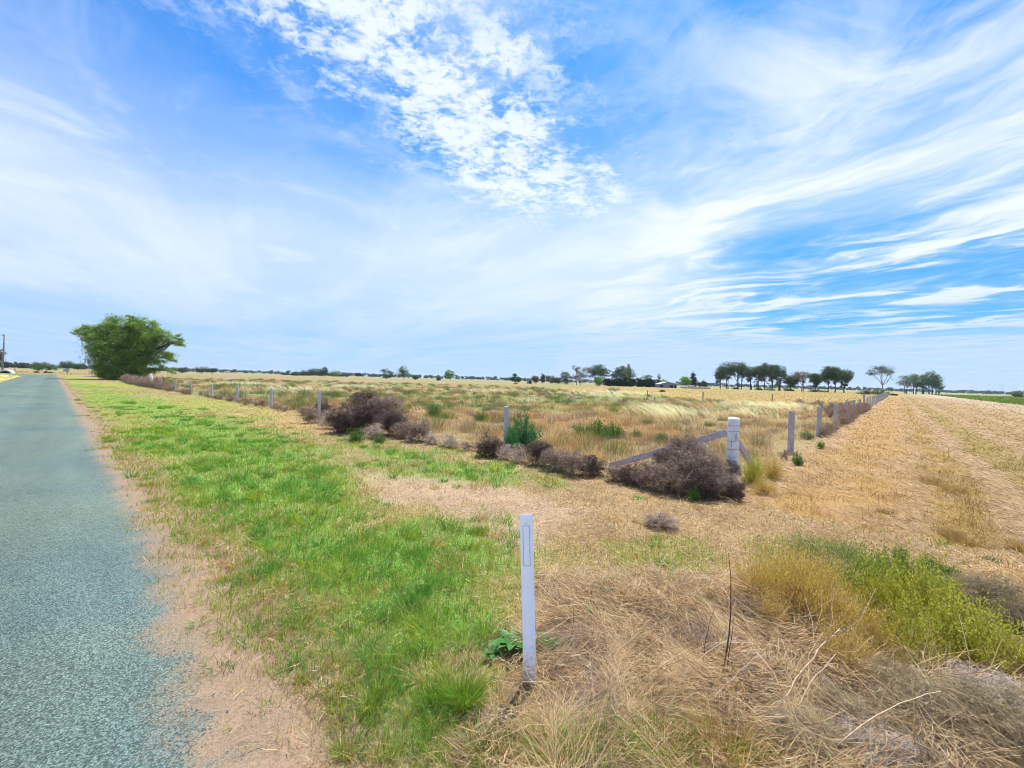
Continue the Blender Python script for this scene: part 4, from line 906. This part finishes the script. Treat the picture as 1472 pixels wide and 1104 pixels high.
def tumble(x, y, rx, rz, kind, label, group=None, z=None, ry=None, name='tumbleweed', cat='tumbleweed', sink=.18, seed=None):
    me = random.choice(PR[kind]); o = bpy.data.objects.new(name, me); COL.objects.link(o)
    zz = gzp(x, y) if z is None else z
    o.location = (x, y, zz + rz * (1 - sink) * .8); o.rotation_euler = (0, 0, random.uniform(0, 6.28)); o.scale = (rx, ry or rx * .9, rz)
    return tag(o, label, cat, group)
def tpx(px, pyb, rpx, kind, label, hz_=.9, stack=0.0, group='tumbleweeds heaped along the left fence near the corner', **k):
    x, y = at(px, pyb); z = y; r = rpx * z / F; u = Vector((x, y)).normalized(); x += u.x * r * .7; y += u.y * r * .7
    return tumble(x, y, r * 1.18, r * hz_ * 1.2, kind, label, group, z=(gzp(x, y) + stack), **k)
# the big pile left of centre
tpx(450, 609, 15, 'mid', 'small brown tumbleweed at the left end of the big tumbleweed pile')
tpx(474, 618, 19, 'pale', 'pale wiry tumbleweed low at the left foot of the big pile')
tpx(497, 625, 27, 'dark', 'dark tumbleweed at the lower left front of the big pile')
tpx(468, 598, 15, 'dark', 'small dark tumbleweed behind the pale wiry one at the pile')
tpx(520, 624, 34, 'dark', 'largest dark tumbleweed in the middle of the big pile', stack=.12, hz_=.8)
tpx(525, 612, 24, 'dark', 'tumbleweed on top at the left of the big pile summit', stack=.42, hz_=.75)
tpx(552, 618, 27, 'mid', 'tumbleweed forming the right summit of the big pile', stack=.34, hz_=.75)
tpx(560, 628, 25, 'dark', 'dark tumbleweed at the right foot of the big pile')
tpx(538, 632, 20, 'pale', 'pale frosted tumbleweed at the front centre of the big pile', hz_=.7)
tpx(578, 632, 17, 'mid', 'tumbleweed sloping off the right side of the big pile', hz_=.9)
tpx(600, 637, 23, 'mid', 'brown tumbleweed just right of the big pile')
tpx(622, 641, 16, 'pale', 'thin pale tumbleweed second right of the big pile', hz_=.7)
tpx(648, 646, 20, 'pale', 'flattened grey tumbleweed half lost in grass midway to the centre post', hz_=.6)
tpx(672, 650, 15, 'far', 'low wispy tumbleweed left of the dark one by the centre post', hz_=.55)
tpx(703, 660, 22, 'dark', 'dark round tumbleweed left of the small post with the green bush')
tpx(727, 664, 17, 'pale', 'bleached tangled tumbleweed right below the small post with the green bush', hz_=.85)
tpx(746, 668, 19, 'pale', 'second bleached tumbleweed in front of the green bush')
tpx(775, 672, 21, 'dark', 'upright dark tumbleweed right of the green bush', hz_=1.1)
tpx(800, 680, 24, 'mid', 'brown tumbleweed left of the two at the right end of this row')
tpx(828, 687, 24, 'mid', 'grey topped tumbleweed in the right part of the row', hz_=.95)
tpx(852, 687, 20, 'dark', 'dark tumbleweed closing the right end of the row before the gap')
CG = 'tumbleweeds piled under the brace of the white corner post'
tpx(888, 695, 20, 'mid', 'small tumbleweed at the left tip of the corner pile', group=CG, hz_=.75)
tpx(912, 700, 23, 'dark', 'dark tumbleweed second from the left in the corner pile', group=CG, hz_=.8)
tpx(938, 708, 27, 'mid', 'brown tumbleweed under the low part of the slanting brace', group=CG)
tpx(965, 715, 33, 'mid', 'large tumbleweed in the middle front of the corner pile', group=CG)
tpx(985, 703, 27, 'mid', 'tumbleweed stacked on top of the corner pile over the brace', group=CG, stack=.42)
tpx(962, 704, 26, 'dark', 'tumbleweed in the second layer left of the top of the corner pile', group=CG, stack=.22)
tpx(984, 712, 30, 'mid', 'tumbleweed in the second layer below the top of the corner pile', group=CG, stack=.18)
tpx(1020, 712, 26, 'mid', 'tumbleweed in the second layer just left of the white corner post', group=CG, stack=.20)
tpx(1052, 722, 17, 'dark', 'dark little tumbleweed wedged before the foot of the white corner post', group=CG, hz_=1.1)
tpx(1000, 719, 33, 'dark', 'dark tumbleweed with green sprigs at the front of the corner pile', group=CG)
tpx(1008, 706, 27, 'pale', 'pale twiggy tumbleweed on the right shoulder of the corner pile', group=CG, stack=.3)
tpx(1033, 719, 27, 'mid', 'twiggy tumbleweed leaning on the foot of the white corner post', group=CG)
tpx(1040, 706, 22, 'mid', 'tumbleweed behind the one leaning on the white corner post', group=CG, stack=.14)
o = tpx(951, 762, 27, 'mid', 'small flattened tumbleweed alone on bare straw in front of the corner pile', group=None, hz_=.42)
# the continuing band of small ones along both fences
d = 17.2; 
while d < 62:
    r_ = ru(.18, .42) * (1.1 if d > 38 else 1); x, y = from_st(d, T0 + ru(-.35, .15))
    tumble(x, y, r_, r_ * ru(.6, 1.0) * (1.35 if d > 40 else 1), 'far', 'small brownish tumbleweed in the continuous band along the far part of the left fence', 'small tumbleweeds banked along the far left fence'); d += ru(.6, 1.5) if d < 40 else ru(.6, 1.0)
for i in range(14):
    x, y = from_st(46 + i * 1.7, T0 + .2); r_ = ru(.5, .8); tumble(x, y, r_, r_, 'far', 'big grey brown tumbleweed in the bank where the left fence nears the big roadside tree', 'big tumbleweeds banked before the roadside tree')
for t_, r_, kd, lab in ((11.0, .18, 'far', 'wispy tumbleweed left of the first right fence post'), (17.6, .30, 'far', 'tumbleweed at the foot of the second right fence post'), (18.6, .34, 'far', 'fluffy tumbleweed just past the second right fence post'), (19.8, .30, 'far', 'tumbleweed midway between the second and third right fence posts'), (21.5, .24, 'far', 'small tumbleweed at the third right fence post'), (23.6, .42, 'far', 'rounded tumbleweed between the third and fourth right fence posts'), (25.1, .36, 'far', 'brown tumbleweed left of the fourth right fence post')):
    x, y = from_st(S0 - .12, t_); tumble(x, y, r_, r_ * .95, kd, lab, 'tumbleweeds along the right fence')
d = 26.5
while d < 43:
    r_ = ru(.32, .48); x, y = from_st(S0 + ru(-.2, .2), d); tumble(x, y, r_, r_ * 1.15, 'far', 'mauve brown tumbleweed in the bank heaped against the middle of the right fence', 'tumbleweeds banked against the middle of the right fence'); d += .6
for i in range(16):
    x, y = from_st(S0 + .9 + ru(0, 4.5) * (i / 16), 30 + i * .95); r_ = ru(.35, .55); tumble(x, y, r_, r_ * 1.05, 'far', 'mauve brown tumbleweed in the bank heaped against the middle of the right fence', 'tumbleweeds banked against the middle of the right fence')

# ---------------------------------------------------------------- green weeds, tufts, foreground scrub
def herb_mesh(name, n, cA, cB, seed, leaf=.05, spread=1.0, stems=110, droop=.3):
    """unit size leafy weed: many stems with small leaves"""
    g = np.random.default_rng(seed); d = g.normal(size=(stems, 3)); d[:, 2] = np.abs(d[:, 2]) + .5; d[:, :2] *= spread; d /= np.linalg.norm(d, axis=1, keepdims=True)
    q = np.linspace(0, 1, 6)[None, :, None]; L = (.6 + .45 * g.random((stems, 1, 1))); P_ = d[:, None, :] * q * L; P_[..., 2] -= droop * (q[..., 0] ** 2) * L[..., 0] * .5 * (1 - d[:, 2:3]); P_[..., 2] = np.maximum(P_[..., 2], .01)
    P_ += g.normal(size=P_.shape) * .02 * q
    Ws = np.tile(np.linspace(.009, .003, 6), (stems, 1)); v, f, c = strands(P_, Ws, np.tile(cA * .8, (stems, 1)), 3)
    i = g.integers(0, stems, n); tt = g.random(n) ** .65; k = np.clip((tt * 5).astype(int), 0, 4); fr = (tt * 5 - k)[:, None]; b = P_[i, k] * (1 - fr) + P_[i, k + 1] * fr
    b = b + g.normal(size=b.shape) * .055 * tt[:, None]; b[:, 2] = np.maximum(b[:, 2], .01)
    dv = d[i] * .4 + g.normal(size=(n, 3)) * .9 + np.array([0, 0, .35]); dv /= np.linalg.norm(dv, axis=1, keepdims=True); l = leaf * (.5 + g.random((n, 1))); sd = np.cross(dv, g.normal(size=(n, 3))); sd /= np.linalg.norm(sd, axis=1, keepdims=True)
    mid = b + dv * l * .5; V = np.stack([b, mid + sd * l * .2, b + dv * l, mid - sd * l * .2], 1).reshape(-1, 3)
    col = lerp(np.tile(cA, (n, 1)), np.tile(cB, (n, 1)), g.random(n)); me = np_mesh(name, np.concatenate([v, V]), np.concatenate([f, np.arange(4 * n).reshape(-1, 4) + len(v)]), np.concatenate([c, np.repeat(vary(col, .2), 4, axis=0)])); me.materials.append(M_leaf); return me
H_G = [herb_mesh('green_weed', 3600, c_(.07, .14, .035), c_(.15, .24, .065), 200 + i, .075, 1.2) for i in range(2)]
H_G2 = [herb_mesh('green_weed', 2200, c_(.11, .16, .055), c_(.20, .25, .09), 206 + i, .07, 1.3) for i in range(2)]
H_TH = [herb_mesh('green_weed', 1500, c_(.16, .22, .08), c_(.34, .36, .17), 208, .05, 1.2, 110)]
H_BL = [herb_mesh('green_weed', 4500, c_(.035, .14, .06), c_(.08, .24, .10), 204, .07, 1.2)]
H_YG = [herb_mesh('yellow_weed', 9000, c_(.30, .29, .045), c_(.58, .52, .12), 210 + i, .045, 1.2, 170) for i in range(3)]
H_GR = [herb_mesh('green_weed', 8000, c_(.14, .21, .035), c_(.28, .34, .07), 216 + i, .05, 1.2, 150) for i in range(2)]
H_GO = [herb_mesh('dry_weed', 7000, c_(.56, .37, .12), c_(.78, .58, .22), 220 + i, .035, 1.2, 260) for i in range(2)]
def herb(meshes, px, py, rpx, hpx, label, name='green_weed', cat='weed', group=None, back=.5):
    x, y = at(px, py); k = y / F; r = rpx * k; u = Vector((x, y)).normalized(); x += u.x * r * back; y += u.y * r * back
    o = bpy.data.objects.new(name, random.choice(meshes)); COL.objects.link(o); o.location = (x, y, gzp(x, y) - .01); o.rotation_euler = (0, 0, ru(0, 6.28)); o.scale = (r * 1.25, r * 1.25, hpx * k * 1.25)
    return tag(o, label, cat, group)
herb(H_BL, 752, 645, 26, 46, 'bright bluish green bush behind the small post near the centre', 'green_bush', 'bush')
herb(H_BL, 735, 650, 13, 34, 'narrow green weed close behind the small post near the centre')
herb(H_G, 858, 634, 22, 30, 'dark green weed clump right of centre in the paddock')
herb(H_G, 882, 631, 18, 22, 'lighter green weed beside the dark clump in the paddock')
herb(H_G, 836, 628, 14, 16, 'low green weed left of the dark clump in the paddock')
herb(H_G, 916, 629, 8, 12, 'small round green weed in buff grass left of the white corner post')
herb(H_G, 952, 637, 12, 13, 'broad low green weed in front of the pale seed grass')
herb(H_G, 690, 606, 12, 14, 'small green weed left of the centre post', )
herb(H_G, 625, 600, 14, 18, 'green weed above the low wispy tumbleweeds')
herb(H_G, 1147, 672, 8, 20, 'green weed at the foot of the first right fence post')
herb(H_G, 1180, 646, 6, 12, 'green weed at the foot of the second right fence post')
herb(H_G, 1160, 632, 11, 12, 'dark low weed left of the second right fence post')
herb(H_YG, 1082, 698, 17, 40, 'yellow green weed right behind the white corner post', 'yellow_weed')
herb(H_GO, 1110, 690, 20, 34, 'dry rusty weed right of the white corner post', 'dry_weed')
herb(H_GO, 1098, 712, 20, 26, 'pale dry weed in front of the slanting right brace', 'dry_weed')
herb(H_G, 996, 722, 10, 22, 'green sprigs growing out of the front of the corner pile')
herb(H_G, 512, 636, 14, 18, 'green sprigs at the foot of the big tumbleweed pile')
herb(H_G, 545, 637, 10, 12, 'short green sprigs right of centre at the foot of the big pile')
# scattered unnamed weeds in the paddock
for i, (px, py) in enumerate(((470, 566), (520, 572), (560, 570), (600, 578), (640, 572), (690, 570), (720, 576), (590, 563), (660, 562), (790, 572), (815, 576), (880, 560), (1000, 596), (1040, 588), (1078, 583), (980, 583), (1020, 610), (930, 606), (655, 588), (540, 586), (770, 562), (700, 588), (610, 572), (576, 575), (740, 568))):
    herb(H_G2, px + ru(-4, 4), py + 3, 9 + ru(0, 9), 4 + ru(0, 4), 'dull green weed clump scattered through the buff grass of the paddock', group='green weed clumps scattered through the paddock')
# broad leaved dock by the guide post
def broad_leaf(px, py, r, n, label, seed=1):
    g = random.Random(seed); x, y = at(px, py); root = empty('broadleaf_weed', (x, y, gzp(x, y))); tag(root, label, 'weed')
    m = MB()
    for i in range(n):
        a = g.uniform(0, 6.28); L = r * g.uniform(.6, 1.1); w_ = L * g.uniform(.16, .24); el = g.uniform(.15, .9); K = 7; rows_ = []
        for q in range(K):
            t = q / (K - 1); rr = L * t; zz = L * math.sin(el) * t * 1.3 - L * .75 * t * t * math.sin(el) + .015; wdt = w_ * math.sin(math.pi * min(1, .12 + t * .88)) ** .7 * (1 + .15 * math.sin(q * 2.4 + i))
            cx, cy = math.cos(a) * rr, math.sin(a) * rr; rows_.append([(cx - math.sin(a) * wdt * s_, cy + math.cos(a) * wdt * s_, zz - abs(s_) * -.25 * wdt) for s_ in (-1, 0, 1)])
        v = [p for r_ in rows_ for p in r_]; f = [(q * 3 + e, q * 3 + e + 1, q * 3 + 4 + e, q * 3 + 3 + e) for q in range(K - 1) for e in (0, 1)]; m.add(v, f)
    m.build('leaves', pmat('dock_leaf', (.05, .19, .03), .45, var=.25, vscale=12, trans=.25), root, True)
broad_leaf(738, 938, .13, 20, 'broad leaved dark green weed left behind the white guide post', 3)
broad_leaf(786, 934, .09, 11, 'broad leaved green weed right behind the white guide post', 4)
broad_leaf(708, 948, .08, 10, 'small broad leaved weed left of the larger one by the guide post', 5)
# grass tufts
def tuft(px, py, r, h, n, cols, label, name='grass_tuft', wd=.0026, lean=.8, group=None):
    x, y = at(px, py); bx_ = np.clip(rng.normal(size=n), -1.8, 1.8) * r * .3; by_ = np.clip(rng.normal(size=n), -1.8, 1.8) * r * .3; a = np.arctan2(by_, bx_) + rng.normal(size=n) * .5
    hh = h * (.45 + .6 * rng.random(n)); q = np.linspace(0, 1, 5)[None, :]; Ln = (lean * hh * rng.random(n))[:, None] * q ** 1.8
    P_ = np.stack([bx_[:, None] + np.cos(a)[:, None] * Ln, by_[:, None] + np.sin(a)[:, None] * Ln, hh[:, None] * (q - .3 * q ** 3 * lean) - .01], -1)
    ci = rng.integers(0, len(cols), n); V, Fc, C = strands(P_, np.array([1, .9, .8, .5, .12])[None, :] * wd * (.7 + .6 * rng.random((n, 1))), vary(np.array(cols)[ci], .25))
    o = link_mesh(name, np_mesh(name, V, Fc, C), M_grass, None, (x, y, gzp(x, y))); return tag(o, label, 'grass tuft', group)
yc2 = [cYG, cYG * .8, cSTRAW, cGREEN * 1.3, cPALE]
gc = [cGREEN * 1.2, cYG * .8, cYG, cGREEN]; yc = [cYG, cSTRAW, cYG * .9, cSTRAW * 1.1]; dc = [cSTRAW, cPALE, cORANGE, cSTRAW * .8]; oc = [cORANGE, cGOLD, cSTRAW, cBROWN * 1.3]
tuft(668, 1022, .13, .22, 520, gc, 'bright green grass tuft low left of the white guide post')
tuft(630, 1010, .10, .17, 260, gc, 'smaller green grass tuft left of the bright one by the guide post')
tuft(492, 1088, .07, .08, 240, yc, 'yellowish grass tuft on the dirt at the bottom left of the verge')
tuft(434, 980, .05, .07, 150, yc, 'lone little yellow green tuft on the dirt shoulder')
tuft(405, 915, .05, .05, 140, yc, 'low yellow tuft at the ragged grass edge above the dirt shoulder')
tuft(790, 1118, .19, .18, 800, yc2, 'yellow green grass tuft at the bottom edge below the guide post')
tuft(700, 1098, .14, .13, 400, yc2, 'short yellow tuft at the bottom edge left of the guide post')
tuft(868, 1110, .22, .25, 800, yc2, 'yellow green grass clump at the bottom edge right of the guide post')
tuft(948, 1112, .22, .22, 700, [cYG, cSTRAW, cGREEN], 'green and straw grass clump at the bottom centre right')
tuft(1040, 1100, .20, .26, 560, dc + [cYG], 'straw coloured grass clump at the bottom below the dead stem')
tuft(952, 812, .10, .09, 260, gc, 'bright green tuft between the guide post and the dead stem')
tuft(888, 835, .09, .06, 200, yc, 'yellowish tuft right of the top of the guide post')
tuft(985, 850, .07, .05, 200, dc, 'dry tuft left of the golden weeds')
tuft(592, 800, .13, .12, 300, gc, 'taller green tuft in the middle of the lawn', )
tuft(690, 770, .15, .12, 420, gc, 'dense green tuft in the lawn up left of the guide post')
for px, py, r_, h, lab in ((1338, 700, .22, .22, 'golden stubble tuft left of a pair in the strip'), (1372, 712, .24, .20, 'golden stubble tuft right of a pair in the strip'), (1368, 772, .13, .16, 'rusty brown stubble tuft above the green weeds'), (1385, 780, .16, .10, 'low dry tuft beside the rusty brown one'), (1465, 790, .15, .18, 'golden brown tuft at the right edge of the strip'), (1275, 738, .15, .10, 'olive dry tuft at the end of the broad orange row')):
    tuft(px, py, r_, h, 420, oc, lab, 'stubble_tuft', wd=.0035, lean=1.0, group='stubble tufts in the mown strip')
herb(H_G, 1292, 812, 11, 26, 'dark green weed standing at the top of the foreground green weeds')
herb(H_G, 1335, 822, 16, 22, 'leafy green weed right of the dark one at the top of the foreground weeds')
herb(H_G, 1365, 828, 16, 14, 'low leafy weed trailing right at the top of the foreground weeds')
herb(H_G, 1425, 806, 12, 8, 'flat green weed on pale straw near the right edge')
FGG = 'tall leafy weeds massed in the right foreground'
for i, (px, py, r_, h, ms, lab) in enumerate((
    (1240, 868, 36, 56, H_GR, 'bright green weed at the left of the green foreground mass'), (1290, 865, 40, 56, H_GR, 'bright green weed in the upper middle of the green mass'),
    (1270, 905, 44, 62, H_YG, 'yellow green weed in the centre left of the green mass'), (1320, 905, 52, 74, H_YG, 'largest yellow green weed in the middle of the green mass'), (1305, 965, 46, 62, H_YG, 'yellow green weed in the front middle of the green mass'),
    (1375, 955, 56, 74, H_YG, 'yellow green weed right of the middle of the green mass'), (1420, 990, 54, 66, H_YG, 'yellow green weed near the right edge below the dead shrub'), (1475, 1015, 50, 60, H_YG, 'yellow green weed cut by the right edge'),
    (1345, 872, 30, 40, H_GR, 'green weed between the leafy weed and the dead shrub'), (1390, 965, 34, 42, H_GR, 'deeper green weed tucked behind the front dead shrub'), (1160, 800, 34, 26, H_TH, 'thin greyish green weed at the top left of the foreground weeds'), (1215, 806, 34, 26, H_TH, 'thin greyish green weed at the top of the foreground weeds'), (1195, 835, 34, 36, H_TH, 'fine green weed where the golden weeds meet the green ones'))):
    herb(ms, px, py, r_ * 1.08, h * 1.22, lab, 'leafy_weed', 'weed', FGG)
GG = 'golden dry weeds left of the green foreground mass'
for (px, py, r_, h, lab) in ((1085, 880, 34, 60, 'leftmost golden dry weed by the dead stem'), (1125, 872, 38, 58, 'golden dry weed at the upper middle of the golden patch'), (1150, 905, 42, 70, 'tall golden dry weed in the middle of the golden patch'), (1180, 870, 34, 50, 'golden dry weed beside the fine green weed'), (1195, 935, 44, 72, 'golden dry weed at the right of the golden patch'), (1245, 955, 42, 60, 'golden weed with yellow tips below the green mass'), (1215, 985, 40, 52, 'golden weed in front of the golden patch'), (1110, 915, 30, 36, 'low tan weed at the foot of the golden patch')):
    herb(H_GO, px, py, r_ * 1.1, h * 1.3, lab, 'dry_weed', 'weed', GG)
# big dead shrubs in the near right corner
PR['near'] = [weed_mesh('dead_shrub', 70, 1100, 9500, .0052, [c_(.30, .22, .135), c_(.18, .13, .08), c_(.44, .34, .22), c_(.25, .22, .08)], 140 + i, curl=1.25) for i in range(3)]
PR['nearpale'] = [weed_mesh('dead_shrub', 60, 700, 3000, .0075, [c_(.50, .43, .37), c_(.36, .29, .23), c_(.44, .37, .30)], 150, curl=1.6)]
DG = 'dead shrubs in the near right corner'
for px, pyb, r_, hh, kd, lab, st_ in ((1225, 1080, 62, .46, 'near', 'dead grey brown shrub left of the nearest corner shrubs', 0), (1335, 1100, 80, .52, 'near', 'largest dead shrub at the bottom right of the scrub', 0), (1445, 1115, 84, .55, 'near', 'dead grey shrub cut by the bottom right corner', 0), (1145, 1108, 60, .40, 'near', 'dead brown shrub beside the straw clump at the bottom', 0), (1415, 1060, 55, .6, 'nearpale', 'bleached curly dead shrub along the right edge under the yellow weeds', .03), (1300, 1045, 58, .55, 'near', 'dead shrub under the front of the green mass', 0), (1255, 1118, 64, .48, 'nearpale', 'bleached wiry dead shrub at the bottom edge', 0),
                                 (1432, 900, 50, .75, 'near', 'dead dark grey shrub behind the yellow weeds at the right', 0), (1485, 930, 48, .75, 'near', 'dead dark grey shrub cut by the right edge', 0), (1395, 868, 32, .75, 'near', 'small dead shrub under the trailing leafy weed', 0)):
    tpx(px, pyb, r_, kd, lab, hz_=hh, group=DG, name='dead_shrub', cat='shrub', stack=st_)
# dark dead stem and thin twigs, fallen pale stalks
def stem(name, px, py, pts, rad, label, cat='dead plant', col=(.12, .07, .05), forks=()):
    x, y = at(px, py); m = MB(); m.tube(pts, rad, 7)
    for fpts in forks: m.tube(fpts, [rad[-1] * .9] * (len(fpts) - 1) + [rad[-1] * .5], 5)
    o = m.build(name, pmat('dead_stem_bark_' + name, col, .9, var=.3, vscale=30), None, True, (x, y, gzp(x, y) - .01)); return tag(o, label, cat)
k_ = at(1037, 985)[1] / F
def stemp(px, py, path, r0, label, **k):
    """path: photo pixel offsets (dx, dy up) from the foot"""
    x, y = at(px, py); q = y / F; pts = [(a * q, b_ * q * .1, b_ * q) for a, b_ in path]; n = len(pts); rad = [r0 * (1 - .7 * i / (n - 1)) for i in range(n)]
    return stem('dry_plant', px, py, pts, rad, label, **k)
stemp(1037, 986, [(0, 0), (6, 28), (12, 62), (15, 95), (16, 140), (13, 175)], .0052, 'dark upright dead stem right of the guide post')
stemp(1044, 980, [(0, 0), (4, 30), (9, 55), (12, 80)], .003, 'short dark twig beside the upright dead stem')
stemp(1010, 965, [(0, 0), (4, 40), (12, 72), (22, 95)], .0025, 'thin curved brown twig left of the upright dead stem', col=(.2, .11, .08))
stemp(1003, 968, [(0, 0), (1, 30), (-3, 62)], .002, 'thin straight brown twig left of the curved one', col=(.2, .12, .09))
stemp(821, 925, [(0, 0), (3, 22), (2, 48)], .0026, 'short brown twig right of the guide post', col=(.2, .12, .09))
stemp(848, 880, [(0, 0), (2, 20), (5, 40)], .002, 'tiny brown twig above the broad leaved weed', col=(.25, .15, .1))
def stalk(p0, p1, h0, h1, r0, label, sag=.03, name='fallen_stalk', side=()):
    a = Vector((*at(*p0), 0)); b = Vector((*at(*p1), 0)); d = b - a; m = MB(); n = 8
    pts = [Vector((0, 0, h0)).lerp(d + Vector((0, 0, h1)), i / n) + Vector((random.uniform(-1, 1), random.uniform(-1, 1), 0)) * .006 + Vector((0, 0, sag * math.sin(math.pi * i / n))) for i in range(n + 1)]
    m.tube(pts, [r0 * (1 - .5 * i / n) for i in range(n + 1)], 6)
    for (i0, dx, dy, dz, L) in side:
        p = pts[i0]; m.tube([p, p + Vector((dx, dy, dz)) * L * .5 + Vector((0, 0, .01)), p + Vector((dx, dy, dz)) * L], [r0 * .5, r0 * .4, r0 * .25], 5)
    o = m.build(name, pmat('dry_stalk', (.52, .38, .25), .8, var=.2, vscale=20), None, True, (a.x, a.y, gzp(a.x, a.y))); return tag(o, label, 'stalk')
stalk((1120, 1060), (1205, 985), .10, .26, .0042, 'pale reddish stalk rising right out of the brown shrub', side=((5, .3, .2, .5, .14), (6, .5, 0, .3, .1), (7, -.1, .3, .5, .1), (7, .7, .2, .2, .09)))
stalk((1140, 1070), (1200, 1015), .08, .2, .0034, 'second pale reddish stalk just below the longer one', side=((5, .6, 0, .3, .1),))
stalk((1200, 1135), (1345, 1100), .14, .28, .0034, 'long straw coloured stalk lying across the dead shrubs at the bottom right')
stalk((1010, 1050), (1090, 1010), .02, .2, .0030, 'thin tan stalk arching left of the reddish stalks')
stalk((1085, 1010), (1150, 1085), .20, .05, .0028, 'thin tan stalk bent down to the right beside the reddish stalks')
stalk((985, 1000), (1060, 950), .03, .06, .0025, 'thin straw stalk lying below the dark dead stem')
stalk((885, 1012), (955, 940), .02, .03, .0022, 'thin straw stalk on the flattened straw right of the guide post')

# ---------------------------------------------------------------- the air
def haze():
    m = MB(); m.box((0, 1800, 24.5), (7600, 7600, 53)); hm = bpy.data.materials.new('haze_air'); hm.use_nodes = True
    n = NT(hm.node_tree); n.n.clear(); o = n.new('ShaderNodeOutputMaterial'); v = n.new('ShaderNodeVolumePrincipled')
    v.inputs['Color'].default_value = (.72, .82, 1, 1); v.inputs['Density'].default_value = .00011; v.inputs['Anisotropy'].default_value = .2
    n.l.new(v.outputs[0], o.inputs['Volume']); tag(m.build('haze', hm), kind='stuff')
HAZE = globals().get('HAZE', True)
if HAZE: haze()
